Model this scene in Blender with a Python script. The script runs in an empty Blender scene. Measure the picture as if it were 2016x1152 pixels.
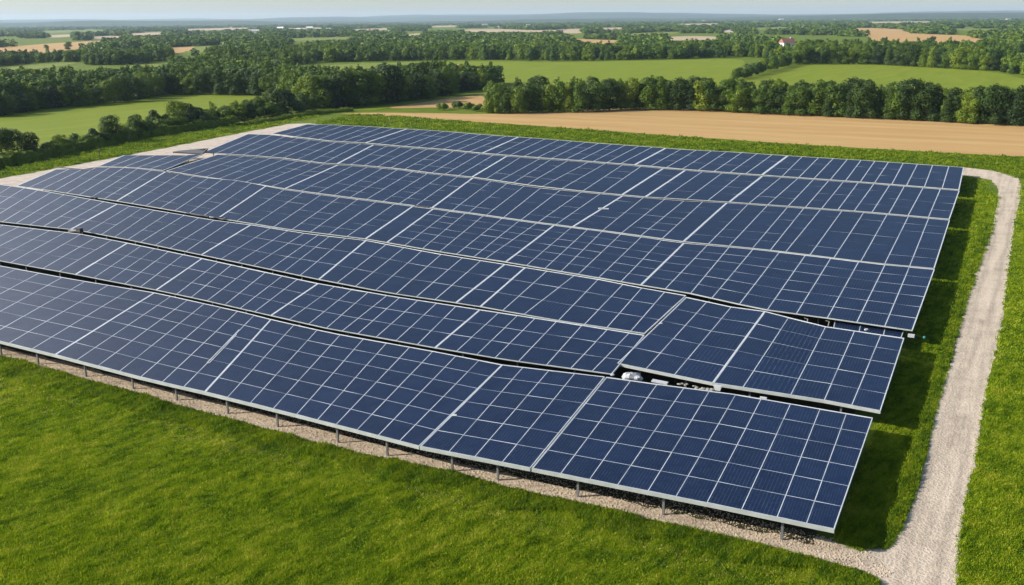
import bpy, math, random
import numpy as np
from mathutils import Vector, Euler, Matrix

# ------------------------------------------------------------------ camera, world, sun, exposure
S = bpy.context.scene
COL = S.collection
H = 24.0                      # camera height above the ground
FPX = 1930.0                  # focal length in photograph pixels (2016 wide)
PITCH = math.atan((576 - 38) / FPX)
ROLL = math.radians(0.5)
_f = np.array([0, math.cos(PITCH), -math.sin(PITCH)])
_u0 = np.array([0, math.sin(PITCH), math.cos(PITCH)])
_r0 = np.array([1.0, 0, 0])
_r = math.cos(ROLL) * _r0 - math.sin(ROLL) * _u0
_u = math.cos(ROLL) * _u0 + math.sin(ROLL) * _r0
cam_data = bpy.data.cameras.new('camera')
cam_data.sensor_width = 36.0
cam_data.lens = 36.0 * FPX / 2016.0
cam_data.clip_start = 0.5
cam_data.clip_end = 40000.0
cam = bpy.data.objects.new('camera', cam_data)
COL.objects.link(cam)
_m = Matrix(((_r[0], _u[0], -_f[0], 0), (_r[1], _u[1], -_f[1], 0), (_r[2], _u[2], -_f[2], H), (0, 0, 0, 1)))
cam.matrix_world = _m
S.camera = cam

SUN_EL = math.radians(27.0)
SUN_AZ = math.radians(187.0)          # direction towards the sun, counter-clockwise from +x
to_sun = Vector((math.cos(SUN_AZ) * math.cos(SUN_EL), math.sin(SUN_AZ) * math.cos(SUN_EL), math.sin(SUN_EL)))
world = bpy.data.worlds.new('World')
S.world = world
world.use_nodes = True
wn = world.node_tree
sky = wn.nodes.new('ShaderNodeTexSky')
sky.sky_type = 'NISHITA'
sky.sun_disc = False
sky.sun_elevation = SUN_EL
sky.sun_rotation = math.pi / 2 - SUN_AZ
sky.air_density = 1.0
sky.dust_density = 0.7
sky.ozone_density = 2.6
# invented bright cloud patch, unseen to the left, added to brighten the left panels' reflections
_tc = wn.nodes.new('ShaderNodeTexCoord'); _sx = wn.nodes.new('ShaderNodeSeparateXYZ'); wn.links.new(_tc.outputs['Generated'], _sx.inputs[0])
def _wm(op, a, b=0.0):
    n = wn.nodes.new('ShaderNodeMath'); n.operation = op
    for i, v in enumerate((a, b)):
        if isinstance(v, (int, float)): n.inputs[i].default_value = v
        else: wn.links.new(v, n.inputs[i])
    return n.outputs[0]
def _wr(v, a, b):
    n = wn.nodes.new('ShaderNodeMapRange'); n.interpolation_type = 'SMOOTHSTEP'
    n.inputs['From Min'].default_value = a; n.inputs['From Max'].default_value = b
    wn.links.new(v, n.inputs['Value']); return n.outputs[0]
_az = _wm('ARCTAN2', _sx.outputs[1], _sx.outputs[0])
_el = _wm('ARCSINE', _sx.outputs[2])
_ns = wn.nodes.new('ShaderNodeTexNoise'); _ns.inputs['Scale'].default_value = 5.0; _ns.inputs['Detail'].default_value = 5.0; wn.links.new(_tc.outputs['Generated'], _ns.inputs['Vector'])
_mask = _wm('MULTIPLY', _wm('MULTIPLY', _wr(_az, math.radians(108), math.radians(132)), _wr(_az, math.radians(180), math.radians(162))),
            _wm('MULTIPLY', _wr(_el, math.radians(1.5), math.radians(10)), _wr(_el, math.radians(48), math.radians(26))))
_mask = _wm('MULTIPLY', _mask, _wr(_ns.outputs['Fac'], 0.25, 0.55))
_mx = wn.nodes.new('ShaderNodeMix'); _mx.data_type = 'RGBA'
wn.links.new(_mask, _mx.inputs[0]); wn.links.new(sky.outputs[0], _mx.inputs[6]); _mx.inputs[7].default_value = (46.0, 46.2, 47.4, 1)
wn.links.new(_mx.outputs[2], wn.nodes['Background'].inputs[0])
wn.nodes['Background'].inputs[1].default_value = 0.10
sd = bpy.data.lights.new('sun', 'SUN')
sd.energy = 4.8
sd.angle = math.radians(0.5)
sd.color = (1.0, 0.93, 0.80)
so = bpy.data.objects.new('sun', sd)
COL.objects.link(so)
so.rotation_euler = (-to_sun).to_track_quat('-Z', 'Y').to_euler()
S.view_settings.view_transform = 'Standard'
S.view_settings.look = 'None'
S.view_settings.exposure = 0.58
S.view_settings.gamma = 1.0
S.render.engine = 'CYCLES'
S.cycles.max_bounces = 5
S.cycles.diffuse_bounces = 2
S.cycles.glossy_bounces = 2
S.cycles.transmission_bounces = 2
S.cycles.volume_bounces = 0
S.cycles.caustics_reflective = False
S.cycles.caustics_refractive = False
S.cycles.use_denoising = True

# ------------------------------------------------------------------ helpers
rng = np.random.default_rng(7)
random.seed(7)

def P(x, y, z=0.0):
    """photo pixel -> point of the plane at height z"""
    d = _f * FPX + _r * (x - 1008) + _u * (576 - y)
    t = (z - H) / d[2]
    return np.array([0, 0, H]) + d * t

def PIX(p):
    v = np.asarray(p, float) - np.array([0, 0, H])
    w = v @ _f
    return 1008 + (v @ _r) / w * FPX, 576 - (v @ _u) / w * FPX

def horizon(x):
    return 576 - (-(_f[2] * FPX + _r[2] * (x - 1008))) / _u[2]

def interp(poly, x):
    xs = [p[0] for p in poly]; ys = [p[1] for p in poly]
    if x < xs[0]:
        return ys[0] + (x - xs[0]) * (ys[1] - ys[0]) / (xs[1] - xs[0])
    if x > xs[-1]:
        return ys[-1] + (x - xs[-1]) * (ys[-1] - ys[-2]) / (xs[-1] - xs[-2])
    return float(np.interp(x, xs, ys))

def tag(o, label=None, cat=None, group=None, kind=None):
    if label: o['label'] = label
    if cat: o['category'] = cat
    if group: o['group'] = group
    if kind: o['kind'] = kind
    return o

def empty(name, loc=(0, 0, 0), rz=0.0):
    o = bpy.data.objects.new(name, None)
    o.empty_display_size = 0.5
    COL.objects.link(o)
    o.location = loc
    o.rotation_euler = (0, 0, rz)
    return o

def link(name, mesh, parent=None, loc=None):
    o = bpy.data.objects.new(name, mesh)
    COL.objects.link(o)
    if parent is not None: o.parent = parent
    if loc is not None: o.location = loc
    return o

def mesh_from(name, verts, faces, mats, fmat=None, smooth=False):
    me = bpy.data.meshes.new(name)
    me.from_pydata([tuple(map(float, v)) for v in verts], [], faces)
    for m in mats: me.materials.append(m)
    if fmat is not None: me.polygons.foreach_set('material_index', fmat)
    if smooth: me.polygons.foreach_set('use_smooth', [True] * len(me.polygons))
    me.update()
    return me

class MB:
    """collects shapes into one mesh"""
    def __init__(self): self.v = []; self.f = []; self.m = []
    def hexa(self, a, mi=0):
        # a: 8 corners, bottom 4 ccw then top 4 ccw
        n = len(self.v); self.v += [tuple(p) for p in a]
        for q in ((3, 2, 1, 0), (4, 5, 6, 7), (0, 1, 5, 4), (1, 2, 6, 5), (2, 3, 7, 6), (3, 0, 4, 7)):
            self.f.append(tuple(n + i for i in q)); self.m.append(mi)
        return self
    def box(self, c, s, rz=0.0, mi=0, taper=1.0):
        cx, cy, cz = c; sx, sy, sz = s[0] / 2, s[1] / 2, s[2] / 2
        ca, sa = math.cos(rz), math.sin(rz)
        pts = []
        for z, k in ((-sz, 1.0), (sz, taper)):
            for x, y in ((-sx, -sy), (sx, -sy), (sx, sy), (-sx, sy)):
                x *= k; y *= k
                pts.append((cx + x * ca - y * sa, cy + x * sa + y * ca, cz + z))
        return self.hexa(pts, mi)
    def bar(self, a, b, w, h, mi=0):
        """bar whose TOP centre line runs a-b, w wide, h deep"""
        a = np.asarray(a, float); b = np.asarray(b, float)
        d = b - a; n = np.array([-d[1], d[0], 0]); n /= max(1e-9, np.linalg.norm(n)); n *= w / 2
        dz = np.array([0, 0, h])
        return self.hexa([a - n - dz, b - n - dz, b + n - dz, a + n - dz, a - n, b - n, b + n, a + n], mi)
    def tube(self, a, b, r0, r1, seg=8, mi=0):
        a = Vector(a); b = Vector(b); d = (b - a).normalized()
        x = d.orthogonal().normalized(); y = d.cross(x)
        n = len(self.v)
        for p, r in ((a, r0), (b, r1)):
            for k in range(seg):
                t = 2 * math.pi * k / seg
                self.v.append(tuple(p + x * (r * math.cos(t)) + y * (r * math.sin(t))))
        for k in range(seg):
            self.f.append((n + k, n + (k + 1) % seg, n + seg + (k + 1) % seg, n + seg + k)); self.m.append(mi)
        self.f.append(tuple(n + k for k in reversed(range(seg)))); self.m.append(mi)
        self.f.append(tuple(n + seg + k for k in range(seg))); self.m.append(mi)
        return self
    def mesh(self, name, mats, smooth=False): return mesh_from(name, self.v, self.f, mats, self.m, smooth)
    def build(self, name, mats, parent=None, loc=None, smooth=False): return link(name, self.mesh(name, mats, smooth), parent, loc)

# ------------------------------------------------------------------ materials
class NT:
    def __init__(self, name):
        self.mat = bpy.data.materials.new(name); self.mat.use_nodes = True
        self.t = self.mat.node_tree; self.b = self.t.nodes['Principled BSDF']
        self.out = self.t.nodes['Material Output']
    def n(self, typ, **kw):
        nd = self.t.nodes.new(typ)
        for k, v in kw.items():
            if k.startswith('i_'): nd.inputs[k[2:]].default_value = v
            else: setattr(nd, k, v)
        return nd
    def l(self, a, b): self.t.links.new(a, b)
    def pos(self, scale=(1, 1, 1), rz=0.0):
        g = self.n('ShaderNodeNewGeometry'); m = self.n('ShaderNodeMapping', vector_type='TEXTURE')
        m.inputs['Scale'].default_value = (1 / scale[0], 1 / scale[1], 1 / scale[2])
        m.inputs['Rotation'].default_value = (0, 0, rz)
        self.l(g.outputs['Position'], m.inputs['Vector']); return m.outputs[0]
    def noise(self, vec, scale, detail=3.0, rough=0.55, dist=0.0):
        nd = self.n('ShaderNodeTexNoise'); nd.inputs['Scale'].default_value = scale
        nd.inputs['Detail'].default_value = detail; nd.inputs['Roughness'].default_value = rough
        nd.inputs['Distortion'].default_value = dist
        self.l(vec, nd.inputs['Vector']); return nd.outputs['Fac']
    def ramp(self, fac, stops):
        r = self.n('ShaderNodeValToRGB'); e = r.color_ramp.elements
        e[0].position, e[0].color = stops[0][0], (*stops[0][1], 1)
        e[1].position, e[1].color = stops[-1][0], (*stops[-1][1], 1)
        for p, c in stops[1:-1]:
            x = e.new(p); x.color = (*c, 1)
        self.l(fac, r.inputs[0]); return r.outputs[0]
    def mix(self, fac, a, b, mode='MIX'):
        m = self.n('ShaderNodeMix', data_type='RGBA', blend_type=mode)
        for s, v in ((m.inputs[0], fac), (m.inputs[6], a), (m.inputs[7], b)):
            if hasattr(v, 'links') or hasattr(v, 'is_linked'): self.l(v, s)
            elif isinstance(v, (int, float)): s.default_value = v
            else: s.default_value = (*v, 1)
        return m.outputs[2]
    def math(self, op, a, b=0.0, c=None):
        m = self.n('ShaderNodeMath', operation=op)
        for i, v in enumerate((a, b) if c is None else (a, b, c)):
            if isinstance(v, (int, float)): m.inputs[i].default_value = v
            else: self.l(v, m.inputs[i])
        return m.outputs[0]
    def bump(self, h, strength=0.4, dist=0.1):
        b = self.n('ShaderNodeBump'); b.inputs['Strength'].default_value = strength; b.inputs['Distance'].default_value = dist
        self.l(h, b.inputs['Height']); self.l(b.outputs[0], self.b.inputs['Normal'])
    def base(self, c, rough=0.9, spec=0.2):
        if hasattr(c, 'is_linked'): self.l(c, self.b.inputs['Base Color'])
        else: self.b.inputs['Base Color'].default_value = (*c, 1)
        self.b.inputs['Roughness'].default_value = rough
        self.b.inputs['Specular IOR Level'].default_value = spec
        return self.mat

def mat_grass(name, stops, big=0.25, fine=3.0, strength=0.6, stretch=(1, 1, 1), rz=0.0, patch=None):
    m = NT(name); v = m.pos(stretch, rz)
    a = m.noise(v, big, 5, 0.62); b = m.noise(v, fine, 4, 0.6)
    f = m.math('ADD', m.math('MULTIPLY', a, 0.6), m.math('MULTIPLY', b, 0.4))
    c = m.ramp(f, stops)
    if patch:
        p = m.noise(m.pos((1, 1, 1)), patch[1], 4, 0.6)
        pf = m.ramp(p, ((patch[2], (0, 0, 0)), (patch[3], (1, 1, 1))))
        c = m.mix(pf, c, patch[0])
    m.bump(b, strength, 0.15)
    return m.base(c, 0.95, 0.1)

M = {}
M['ground'] = mat_grass('field_grass', ((0.30, (0.065, 0.110, 0.006)), (0.5, (0.105, 0.150, 0.009)), (0.70, (0.160, 0.185, 0.020))), 0.12, 2.2, 0.7,
                        patch=((0.15, 0.15, 0.045), 0.35, 0.60, 0.78))
M['meadow'] = mat_grass('meadow_grass', ((0.32, (0.125, 0.168, 0.010)), (0.5, (0.160, 0.205, 0.013)), (0.68, (0.205, 0.232, 0.024))), 0.035, 0.6, 0.4, (1, 6, 1), math.radians(60))
M['wheat'] = mat_grass('ripe_wheat', ((0.36, (0.36, 0.215, 0.082)), (0.5, (0.42, 0.265, 0.108)), (0.64, (0.475, 0.325, 0.150))), 0.05, 0.35, 0.4, (0.25, 4, 1), math.radians(-30))
M['farfield'] = mat_grass('pale_stubble', ((0.3, (0.36, 0.27, 0.17)), (0.7, (0.47, 0.37, 0.25))), 0.01, 0.1, 0.1)
M['fargreen'] = mat_grass('distant_grass', ((0.3, (0.14, 0.18, 0.025)), (0.7, (0.19, 0.22, 0.04))), 0.01, 0.1, 0.1)
M['forestfloor'] = mat_grass('forest_floor', ((0.3, (0.025, 0.045, 0.014)), (0.7, (0.05, 0.075, 0.02))), 0.08, 0.6, 0.4)

def mat_gravel(name, rz, tone, axis=None):
    m = NT(name)
    v = m.pos((1, 1, 1)); vs = m.pos((0.10, 1.6, 1), rz)
    tracks = m.noise(vs, 0.9, 4, 0.6); blot = m.noise(v, 0.6, 4, 0.6)
    vo = m.n('ShaderNodeTexVoronoi'); vo.inputs['Scale'].default_value = 7.0; m.l(v, vo.inputs['Vector'])
    f = m.math('ADD', m.math('MULTIPLY', tracks, 0.6), m.math('MULTIPLY', blot, 0.4))
    c = m.ramp(f, ((0.36, tuple(x * 0.70 for x in tone)), (0.5, tone), (0.64, tuple(min(0.8, x * 1.16) for x in tone))))
    if axis is not None:
        p0, dr = axis
        sp = m.n('ShaderNodeSeparateXYZ'); m.l(v, sp.inputs[0])
        dist = m.math('ADD', m.math('MULTIPLY', m.math('SUBTRACT', sp.outputs[0], float(p0[0])), float(-dr[1])), m.math('MULTIPLY', m.math('SUBTRACT', sp.outputs[1], float(p0[1])), float(dr[0])))
        dist = m.math('ADD', dist, m.math('MULTIPLY', m.math('SUBTRACT', m.noise(m.pos((0.05, 0.05, 1)), 1.0, 2), 0.5), 0.9))
        rut = m.math('ABSOLUTE', m.math('SUBTRACT', m.math('ABSOLUTE', dist), 0.72))
        rf = m.ramp(rut, ((0.0, (1, 1, 1)), (0.34, (0, 0, 0))))
        rf = m.math('MULTIPLY', rf, m.ramp(m.noise(vs, 1.6, 4, 0.7), ((0.36, (0.15, 0.15, 0.15)), (0.60, (0.75, 0.75, 0.75)))))
        c = m.mix(rf, c, tuple(x * 0.72 for x in tone))
    st = m.ramp(vo.outputs['Distance'], ((0.0, (0.72, 0.72, 0.72)), (0.45, (1, 1, 1)), (0.8, (1.08, 1.06, 1.04))))
    c = m.mix(1.0, c, st, 'MULTIPLY')
    m.bump(m.math('ADD', vo.outputs['Distance'], m.noise(v, 20, 2)), 0.6, 0.05)
    return m.base(c, 0.95, 0.15)
M['gravel'] = mat_gravel('crushed_stone', 0.0, (0.46, 0.375, 0.285))
_ra, _rb = P(1826, 1064), P(1977, 442); _rd = (_rb - _ra)[:2] / np.linalg.norm((_rb - _ra)[:2])
M['road'] = mat_gravel('compacted_gravel', math.atan2(_rd[1], _rd[0]), (0.50, 0.415, 0.325), (_ra, _rd))
M['concrete'] = mat_gravel('pale_hardcore', math.radians(-30), (0.50, 0.42, 0.35))

def mat_solar():
    m = NT('solar_glass')
    uv = m.n('ShaderNodeUVMap'); sp = m.n('ShaderNodeSeparateXYZ'); m.l(uv.outputs[0], sp.inputs[0])
    def line(x, n, w):
        fr = m.math('FRACT', m.math('MULTIPLY', x, n)); d = m.math('ABSOLUTE', m.math('SUBTRACT', fr, 0.5))
        return m.math('LESS_THAN', d, w)
    g = m.pos((1, 1, 1))
    oi = m.n('ShaderNodeObjectInfo')
    grain = m.noise(g, 5.0, 4, 0.65)
    blk = m.noise(g, 0.35, 2, 0.5)
    base = m.ramp(m.math('ADD', m.math('MULTIPLY', oi.outputs['Random'], 0.55), m.math('MULTIPLY', blk, 0.45)),
                  ((0.0, (0.0018, 0.0075, 0.028)), (0.5, (0.0028, 0.010, 0.037)), (1.0, (0.0045, 0.015, 0.050))))
    fine = m.math('MULTIPLY', line(sp.outputs[0], 9.0, 0.09), m.ramp(m.noise(g, 1.6, 3), ((0.35, (0.1, 0.1, 0.1)), (0.65, (1, 1, 1)))))
    c = m.mix(m.math('MULTIPLY', fine, 0.6), base, (0.075, 0.105, 0.175))
    c = m.mix(m.math('MULTIPLY', line(sp.outputs[1], 12.0, 0.08), 0.38), c, (0.035, 0.06, 0.11))
    c = m.mix(m.ramp(grain, ((0.46, (0, 0, 0)), (0.72, (0.55, 0.55, 0.55)))), c, (0.026, 0.040, 0.078))
    m.base(c, 0.45, 0.13)
    m.l(m.math('ADD', 0.42, m.math('MULTIPLY', m.noise(g, 0.8, 3), 0.12)), m.b.inputs['Roughness'])
    m.bump(m.noise(g, 0.5, 2), 0.05, 0.05)
    return m.mat
M['solar'] = mat_solar()

def mat_plain(name, col, rough=0.5, metal=0.0, var=0.12, scale=3.0, spec=0.4):
    m = NT(name); v = m.pos((1, 1, 1)); n = m.noise(v, scale, 4, 0.6)
    c = m.ramp(n, ((0.3, tuple(x * (1 - var) for x in col)), (0.7, tuple(min(1, x * (1 + var)) for x in col))))
    m.base(c, rough, spec); m.b.inputs['Metallic'].default_value = metal
    return m.mat
M['alu'] = mat_plain('anodised_aluminium', (0.50, 0.53, 0.57), 0.5, 0.15, 0.10, 2.0)
M['rail'] = mat_plain('pale_rail', (0.52, 0.54, 0.55), 0.55, 0.1, 0.12, 1.5)
M['beam'] = mat_plain('dull_beam', (0.36, 0.38, 0.37), 0.6, 0.1, 0.12, 1.5)
M['steel'] = mat_plain('galvanised_steel', (0.13, 0.135, 0.135), 0.6, 0.2, 0.2, 2.0)
M['back'] = mat_plain('backsheet', (0.30, 0.30, 0.31), 0.8)
M['black'] = mat_plain('black_plastic', (0.018, 0.018, 0.02), 0.5)
M['white'] = mat_plain('white_sheeting', (0.42, 0.42, 0.44), 0.7, 0, 0.15, 4)
M['stone'] = mat_plain('rubble_stone', (0.27, 0.25, 0.22), 0.9, 0, 0.3, 6)
M['teal'] = mat_plain('teal_plastic', (0.03, 0.22, 0.19), 0.4)
M['wallwhite'] = mat_plain('whitewashed_wall', (0.76, 0.73, 0.68), 0.9, 0, 0.06)
M['walltan'] = mat_plain('tan_wall', (0.55, 0.45, 0.34), 0.9, 0, 0.08)
M['rooftile'] = mat_plain('red_roof_tiles', (0.30, 0.125, 0.095), 0.85, 0, 0.2)
M['roofgrey'] = mat_plain('grey_roof_sheet', (0.42, 0.40, 0.38), 0.8, 0, 0.15)
M['roofwhite'] = mat_plain('pale_roof_sheet', (0.72, 0.71, 0.69), 0.7, 0, 0.06)
M['windowglass'] = mat_plain('window_glass', (0.05, 0.06, 0.07), 0.15)
M['bark'] = mat_plain('bark', (0.085, 0.065, 0.045), 0.95, 0, 0.3, 6)
M['timber'] = mat_plain('weathered_timber', (0.09, 0.07, 0.05), 0.95, 0, 0.25, 6)

def mat_blade(name, stops, trans=0.45):
    m = NT(name)
    oi = m.n('ShaderNodeObjectInfo'); v = m.pos((1, 1, 1)); vs = m.pos((0.55, 1.6, 1), math.radians(50))
    f = m.math('ADD', m.math('MULTIPLY', m.noise(vs, 0.9, 4, 0.65), 0.62), m.math('MULTIPLY', m.noise(v, 0.16, 3, 0.6), 0.30))
    f = m.math('ADD', f, m.math('MULTIPLY', m.math('SUBTRACT', m.noise(m.pos((0.8, 2.2, 1), math.radians(50)), 2.2, 2, 0.5), 0.5), 0.22))
    f = m.math('ADD', f, 0.04)
    f = m.math('ADD', f, m.math('MULTIPLY', m.math('SUBTRACT', oi.outputs['Random'], 0.5), 0.22))
    c = m.ramp(f, stops)
    m.base(c, 0.6, 0.2)
    tr = m.n('ShaderNodeBsdfTranslucent'); m.l(c, tr.inputs['Color'])
    mx = m.n('ShaderNodeMixShader'); mx.inputs[0].default_value = trans
    m.l(m.b.outputs[0], mx.inputs[1]); m.l(tr.outputs[0], mx.inputs[2]); m.l(mx.outputs[0], m.out.inputs['Surface'])
    return m.mat

def mat_leaf(name, stops, trans=0.25, nscale=0.12):
    m = NT(name)
    oi = m.n('ShaderNodeObjectInfo'); v = m.pos((1, 1, 1))
    f = m.math('ADD', m.math('MULTIPLY', oi.outputs['Random'], 0.55), m.math('MULTIPLY', m.noise(v, nscale, 4, 0.7), 0.45))
    f = m.math('ADD', f, m.math('MULTIPLY', m.math('SUBTRACT', m.noise(v, 1.3, 2), 0.5), 0.35))
    c = m.ramp(f, stops)
    m.base(c, 0.65, 0.25)
    tr = m.n('ShaderNodeBsdfTranslucent'); m.l(c, tr.inputs['Color'])
    mx = m.n('ShaderNodeMixShader'); mx.inputs[0].default_value = trans
    m.l(m.b.outputs[0], mx.inputs[1]); m.l(tr.outputs[0], mx.inputs[2]); m.l(mx.outputs[0], m.out.inputs['Surface'])
    return m.mat
M['leaf'] = mat_leaf('broadleaf_foliage', ((0.15, (0.030, 0.062, 0.010)), (0.42, (0.058, 0.108, 0.009)), (0.66, (0.115, 0.175, 0.011)), (0.9, (0.195, 0.240, 0.015))), 0.18)
M['leafdark'] = mat_leaf('dark_foliage', ((0.2, (0.020, 0.044, 0.010)), (0.8, (0.056, 0.098, 0.011))))
M['leafyellow'] = mat_leaf('yellowgreen_foliage', ((0.2, (0.095, 0.150, 0.010)), (0.8, (0.165, 0.215, 0.014))), 0.18)
M['leaffar'] = mat_leaf('woodland_foliage', ((0.15, (0.036, 0.076, 0.012)), (0.5, (0.072, 0.132, 0.012)), (0.85, (0.165, 0.230, 0.014))), 0.18, 0.03)
M['blade'] = mat_blade('grass_blades', ((0.34, (0.046, 0.104, 0.002)), (0.45, (0.158, 0.250, 0.004)), (0.56, (0.268, 0.350, 0.007)), (0.70, (0.42, 0.42, 0.040))))
M['hay'] = mat_leaf('dry_grass_blades', ((0.2, (0.38, 0.34, 0.06)), (0.8, (0.55, 0.46, 0.16))), 0.4, 0.5)
M['lush'] = mat_blade('lush_grass_blades', ((0.34, (0.050, 0.115, 0.003)), (0.50, (0.145, 0.222, 0.005)), (0.66, (0.265, 0.325, 0.010))))
M['hills'] = mat_grass('hill_woods', ((0.3, (0.030, 0.050, 0.022)), (0.55, (0.05, 0.075, 0.03)), (0.75, (0.15, 0.16, 0.08))), 0.004, 0.02, 0.1)

# ------------------------------------------------------------------ ground, fields, roads
def ragged(pts, step, amp, seed=0, closed=True):
    """subdivide an outline and roughen it"""
    r = np.random.default_rng(seed); out = []
    n = len(pts)
    for i in range(n if closed else n - 1):
        a = np.asarray(pts[i][:2], float); b = np.asarray(pts[(i + 1) % n][:2], float)
        L = np.linalg.norm(b - a); k = max(1, min(400, int(L / step)))
        d = (b - a) / max(L, 1e-6); nn = np.array([-d[1], d[0]])
        for j in range(k):
            q = a + (b - a) * j / k
            if j > 0 or not closed: q = q + nn * r.normal(0, amp) * 0.7 + nn * amp * math.sin(0.9 * j + seed) * 0.5
            out.append(q)
    return out

def sheet(name, px, z, mat, step=4.0, amp=0.3, seed=0, smooth=True, kind='structure'):
    w = [P(x, y)[:2] for x, y in px]
    if smooth: w = chaikin(w)
    o = ragged(w, step, amp, seed)
    me = mesh_from(name, [(p[0], p[1], z) for p in o], [tuple(range(len(o)))], [mat])
    import bmesh
    bm = bmesh.new(); bm.from_mesh(me); bmesh.ops.triangulate(bm, faces=bm.faces[:])
    for f in bm.faces:
        f.normal_update()
        if f.normal.z < 0: f.normal_flip()
    bm.to_mesh(me); bm.free()
    return tag(link(name, me), kind=kind)

def chaikin(p, it=2):
    for _ in range(it):
        q = []
        for i in range(len(p)):
            a = np.asarray(p[i]); b = np.asarray(p[(i + 1) % len(p)])
            q += [a * 0.8 + b * 0.2, a * 0.2 + b * 0.8]
        p = q
    return p

ground_me = mesh_from('ground', [(-17000, -300, 0), (17000, -300, 0), (17000, 17500, 0), (-17000, 17500, 0)], [(0, 1, 2, 3)], [M['ground']])
tag(link('ground', ground_me), kind='structure')

# hills on the horizon: terrain meshes
def hills(x0, x1, y0, y1, nx, ny, fn, rise, sd_):
    hx = np.linspace(x0, x1, nx); hy = np.linspace(y0, y1, ny); ph = np.random.default_rng(sd_).uniform(0, 6.28, 8)
    hv = []
    for y in hy:
        t = (y - y0) / (y1 - y0); env = math.sin(min(1.0, t * rise) * math.pi / 2)
        for x in hx: hv.append((x, y, env * fn(x, y, t, ph) - 0.4))
    hf = [(j * nx + i, j * nx + i + 1, (j + 1) * nx + i + 1, (j + 1) * nx + i) for j in range(ny - 1) for i in range(nx - 1)]
    tag(link('hills', mesh_from('hills', hv, hf, [M['hills']], smooth=True)), kind='structure')
def far_ridge(x, y, t, ph):
    w = lambda k, q, l: 0.5 + 0.5 * math.sin(x / k + q + y / l)
    return 26 + 22 * t + 34 * w(1500, ph[0], 5200) ** 2 + 22 * w(640, ph[1], -2100) ** 1.5 + 10 * w(260, ph[2], 900) + 5 * w(110, ph[3], 500)
def near_ridge(x, y, t, ph):
    w = lambda k, q, l: 0.5 + 0.5 * math.sin(x / k + q + y / l)
    return 6 + 20 * w(980, ph[0], 2600) ** 2 + 12 * w(410, ph[1], -1300) + 6 * w(170, ph[2], 420)
hills(-12500, 12500, 9500, 16500, 260, 30, far_ridge, 2.4, 5)
hills(-6500, 6500, 5600, 8200, 240, 16, near_ridge, 2.0, 8)

sheet('wheat_field', [(640, 226), (720, 221.5), (850, 223), (985, 225), (1067, 221), (1240, 213), (1350, 213), (1663, 227), (2016, 243), (2400, 262), (2400, 333), (2016, 309), (1663, 290),
                      (1350, 269), (1100, 251), (879, 236), (760, 228), (678, 224)], 0.012, M['wheat'], 3.0, 0.35, 3)
sheet('wheat_field', [(755, 214), (800, 206), (880, 194), (950, 186), (1010, 182), (1010, 213), (942, 211), (850, 212)], 0.012, M['wheat'], 3.0, 0.4, 4)
sheet('meadow', [(-260, 300), (-200, 245), (0, 226), (160, 206), (340, 181), (450, 181), (640, 178), (640, 200), (560, 214), (470, 226), (300, 258), (170, 286), (0, 318), (-150, 350)], 0.010, M['meadow'], 5, 0.5, 5)
sheet('meadow', [(860, 121), (980, 121), (1100, 123), (1300, 119), (1475, 115), (1440, 150), (1380, 200), (1000, 190), (960, 150), (890, 140)], 0.02, M['meadow'], 6, 0.6, 6)
sheet('meadow', [(1430, 160), (1500, 140), (1570, 127), (1700, 127), (1850, 132), (1960, 142), (2016, 156), (2180, 180), (2180, 230), (1900, 215), (1430, 200)], 0.02, M['meadow'], 6, 0.6, 7)
sheet('grass_verge', [(690, 217), (760, 206), (860, 190), (960, 175), (1000, 172), (1000, 178), (955, 184), (880, 192), (800, 205), (740, 217)], 0.008, M['meadow'], 3, 0.3, 8)
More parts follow.
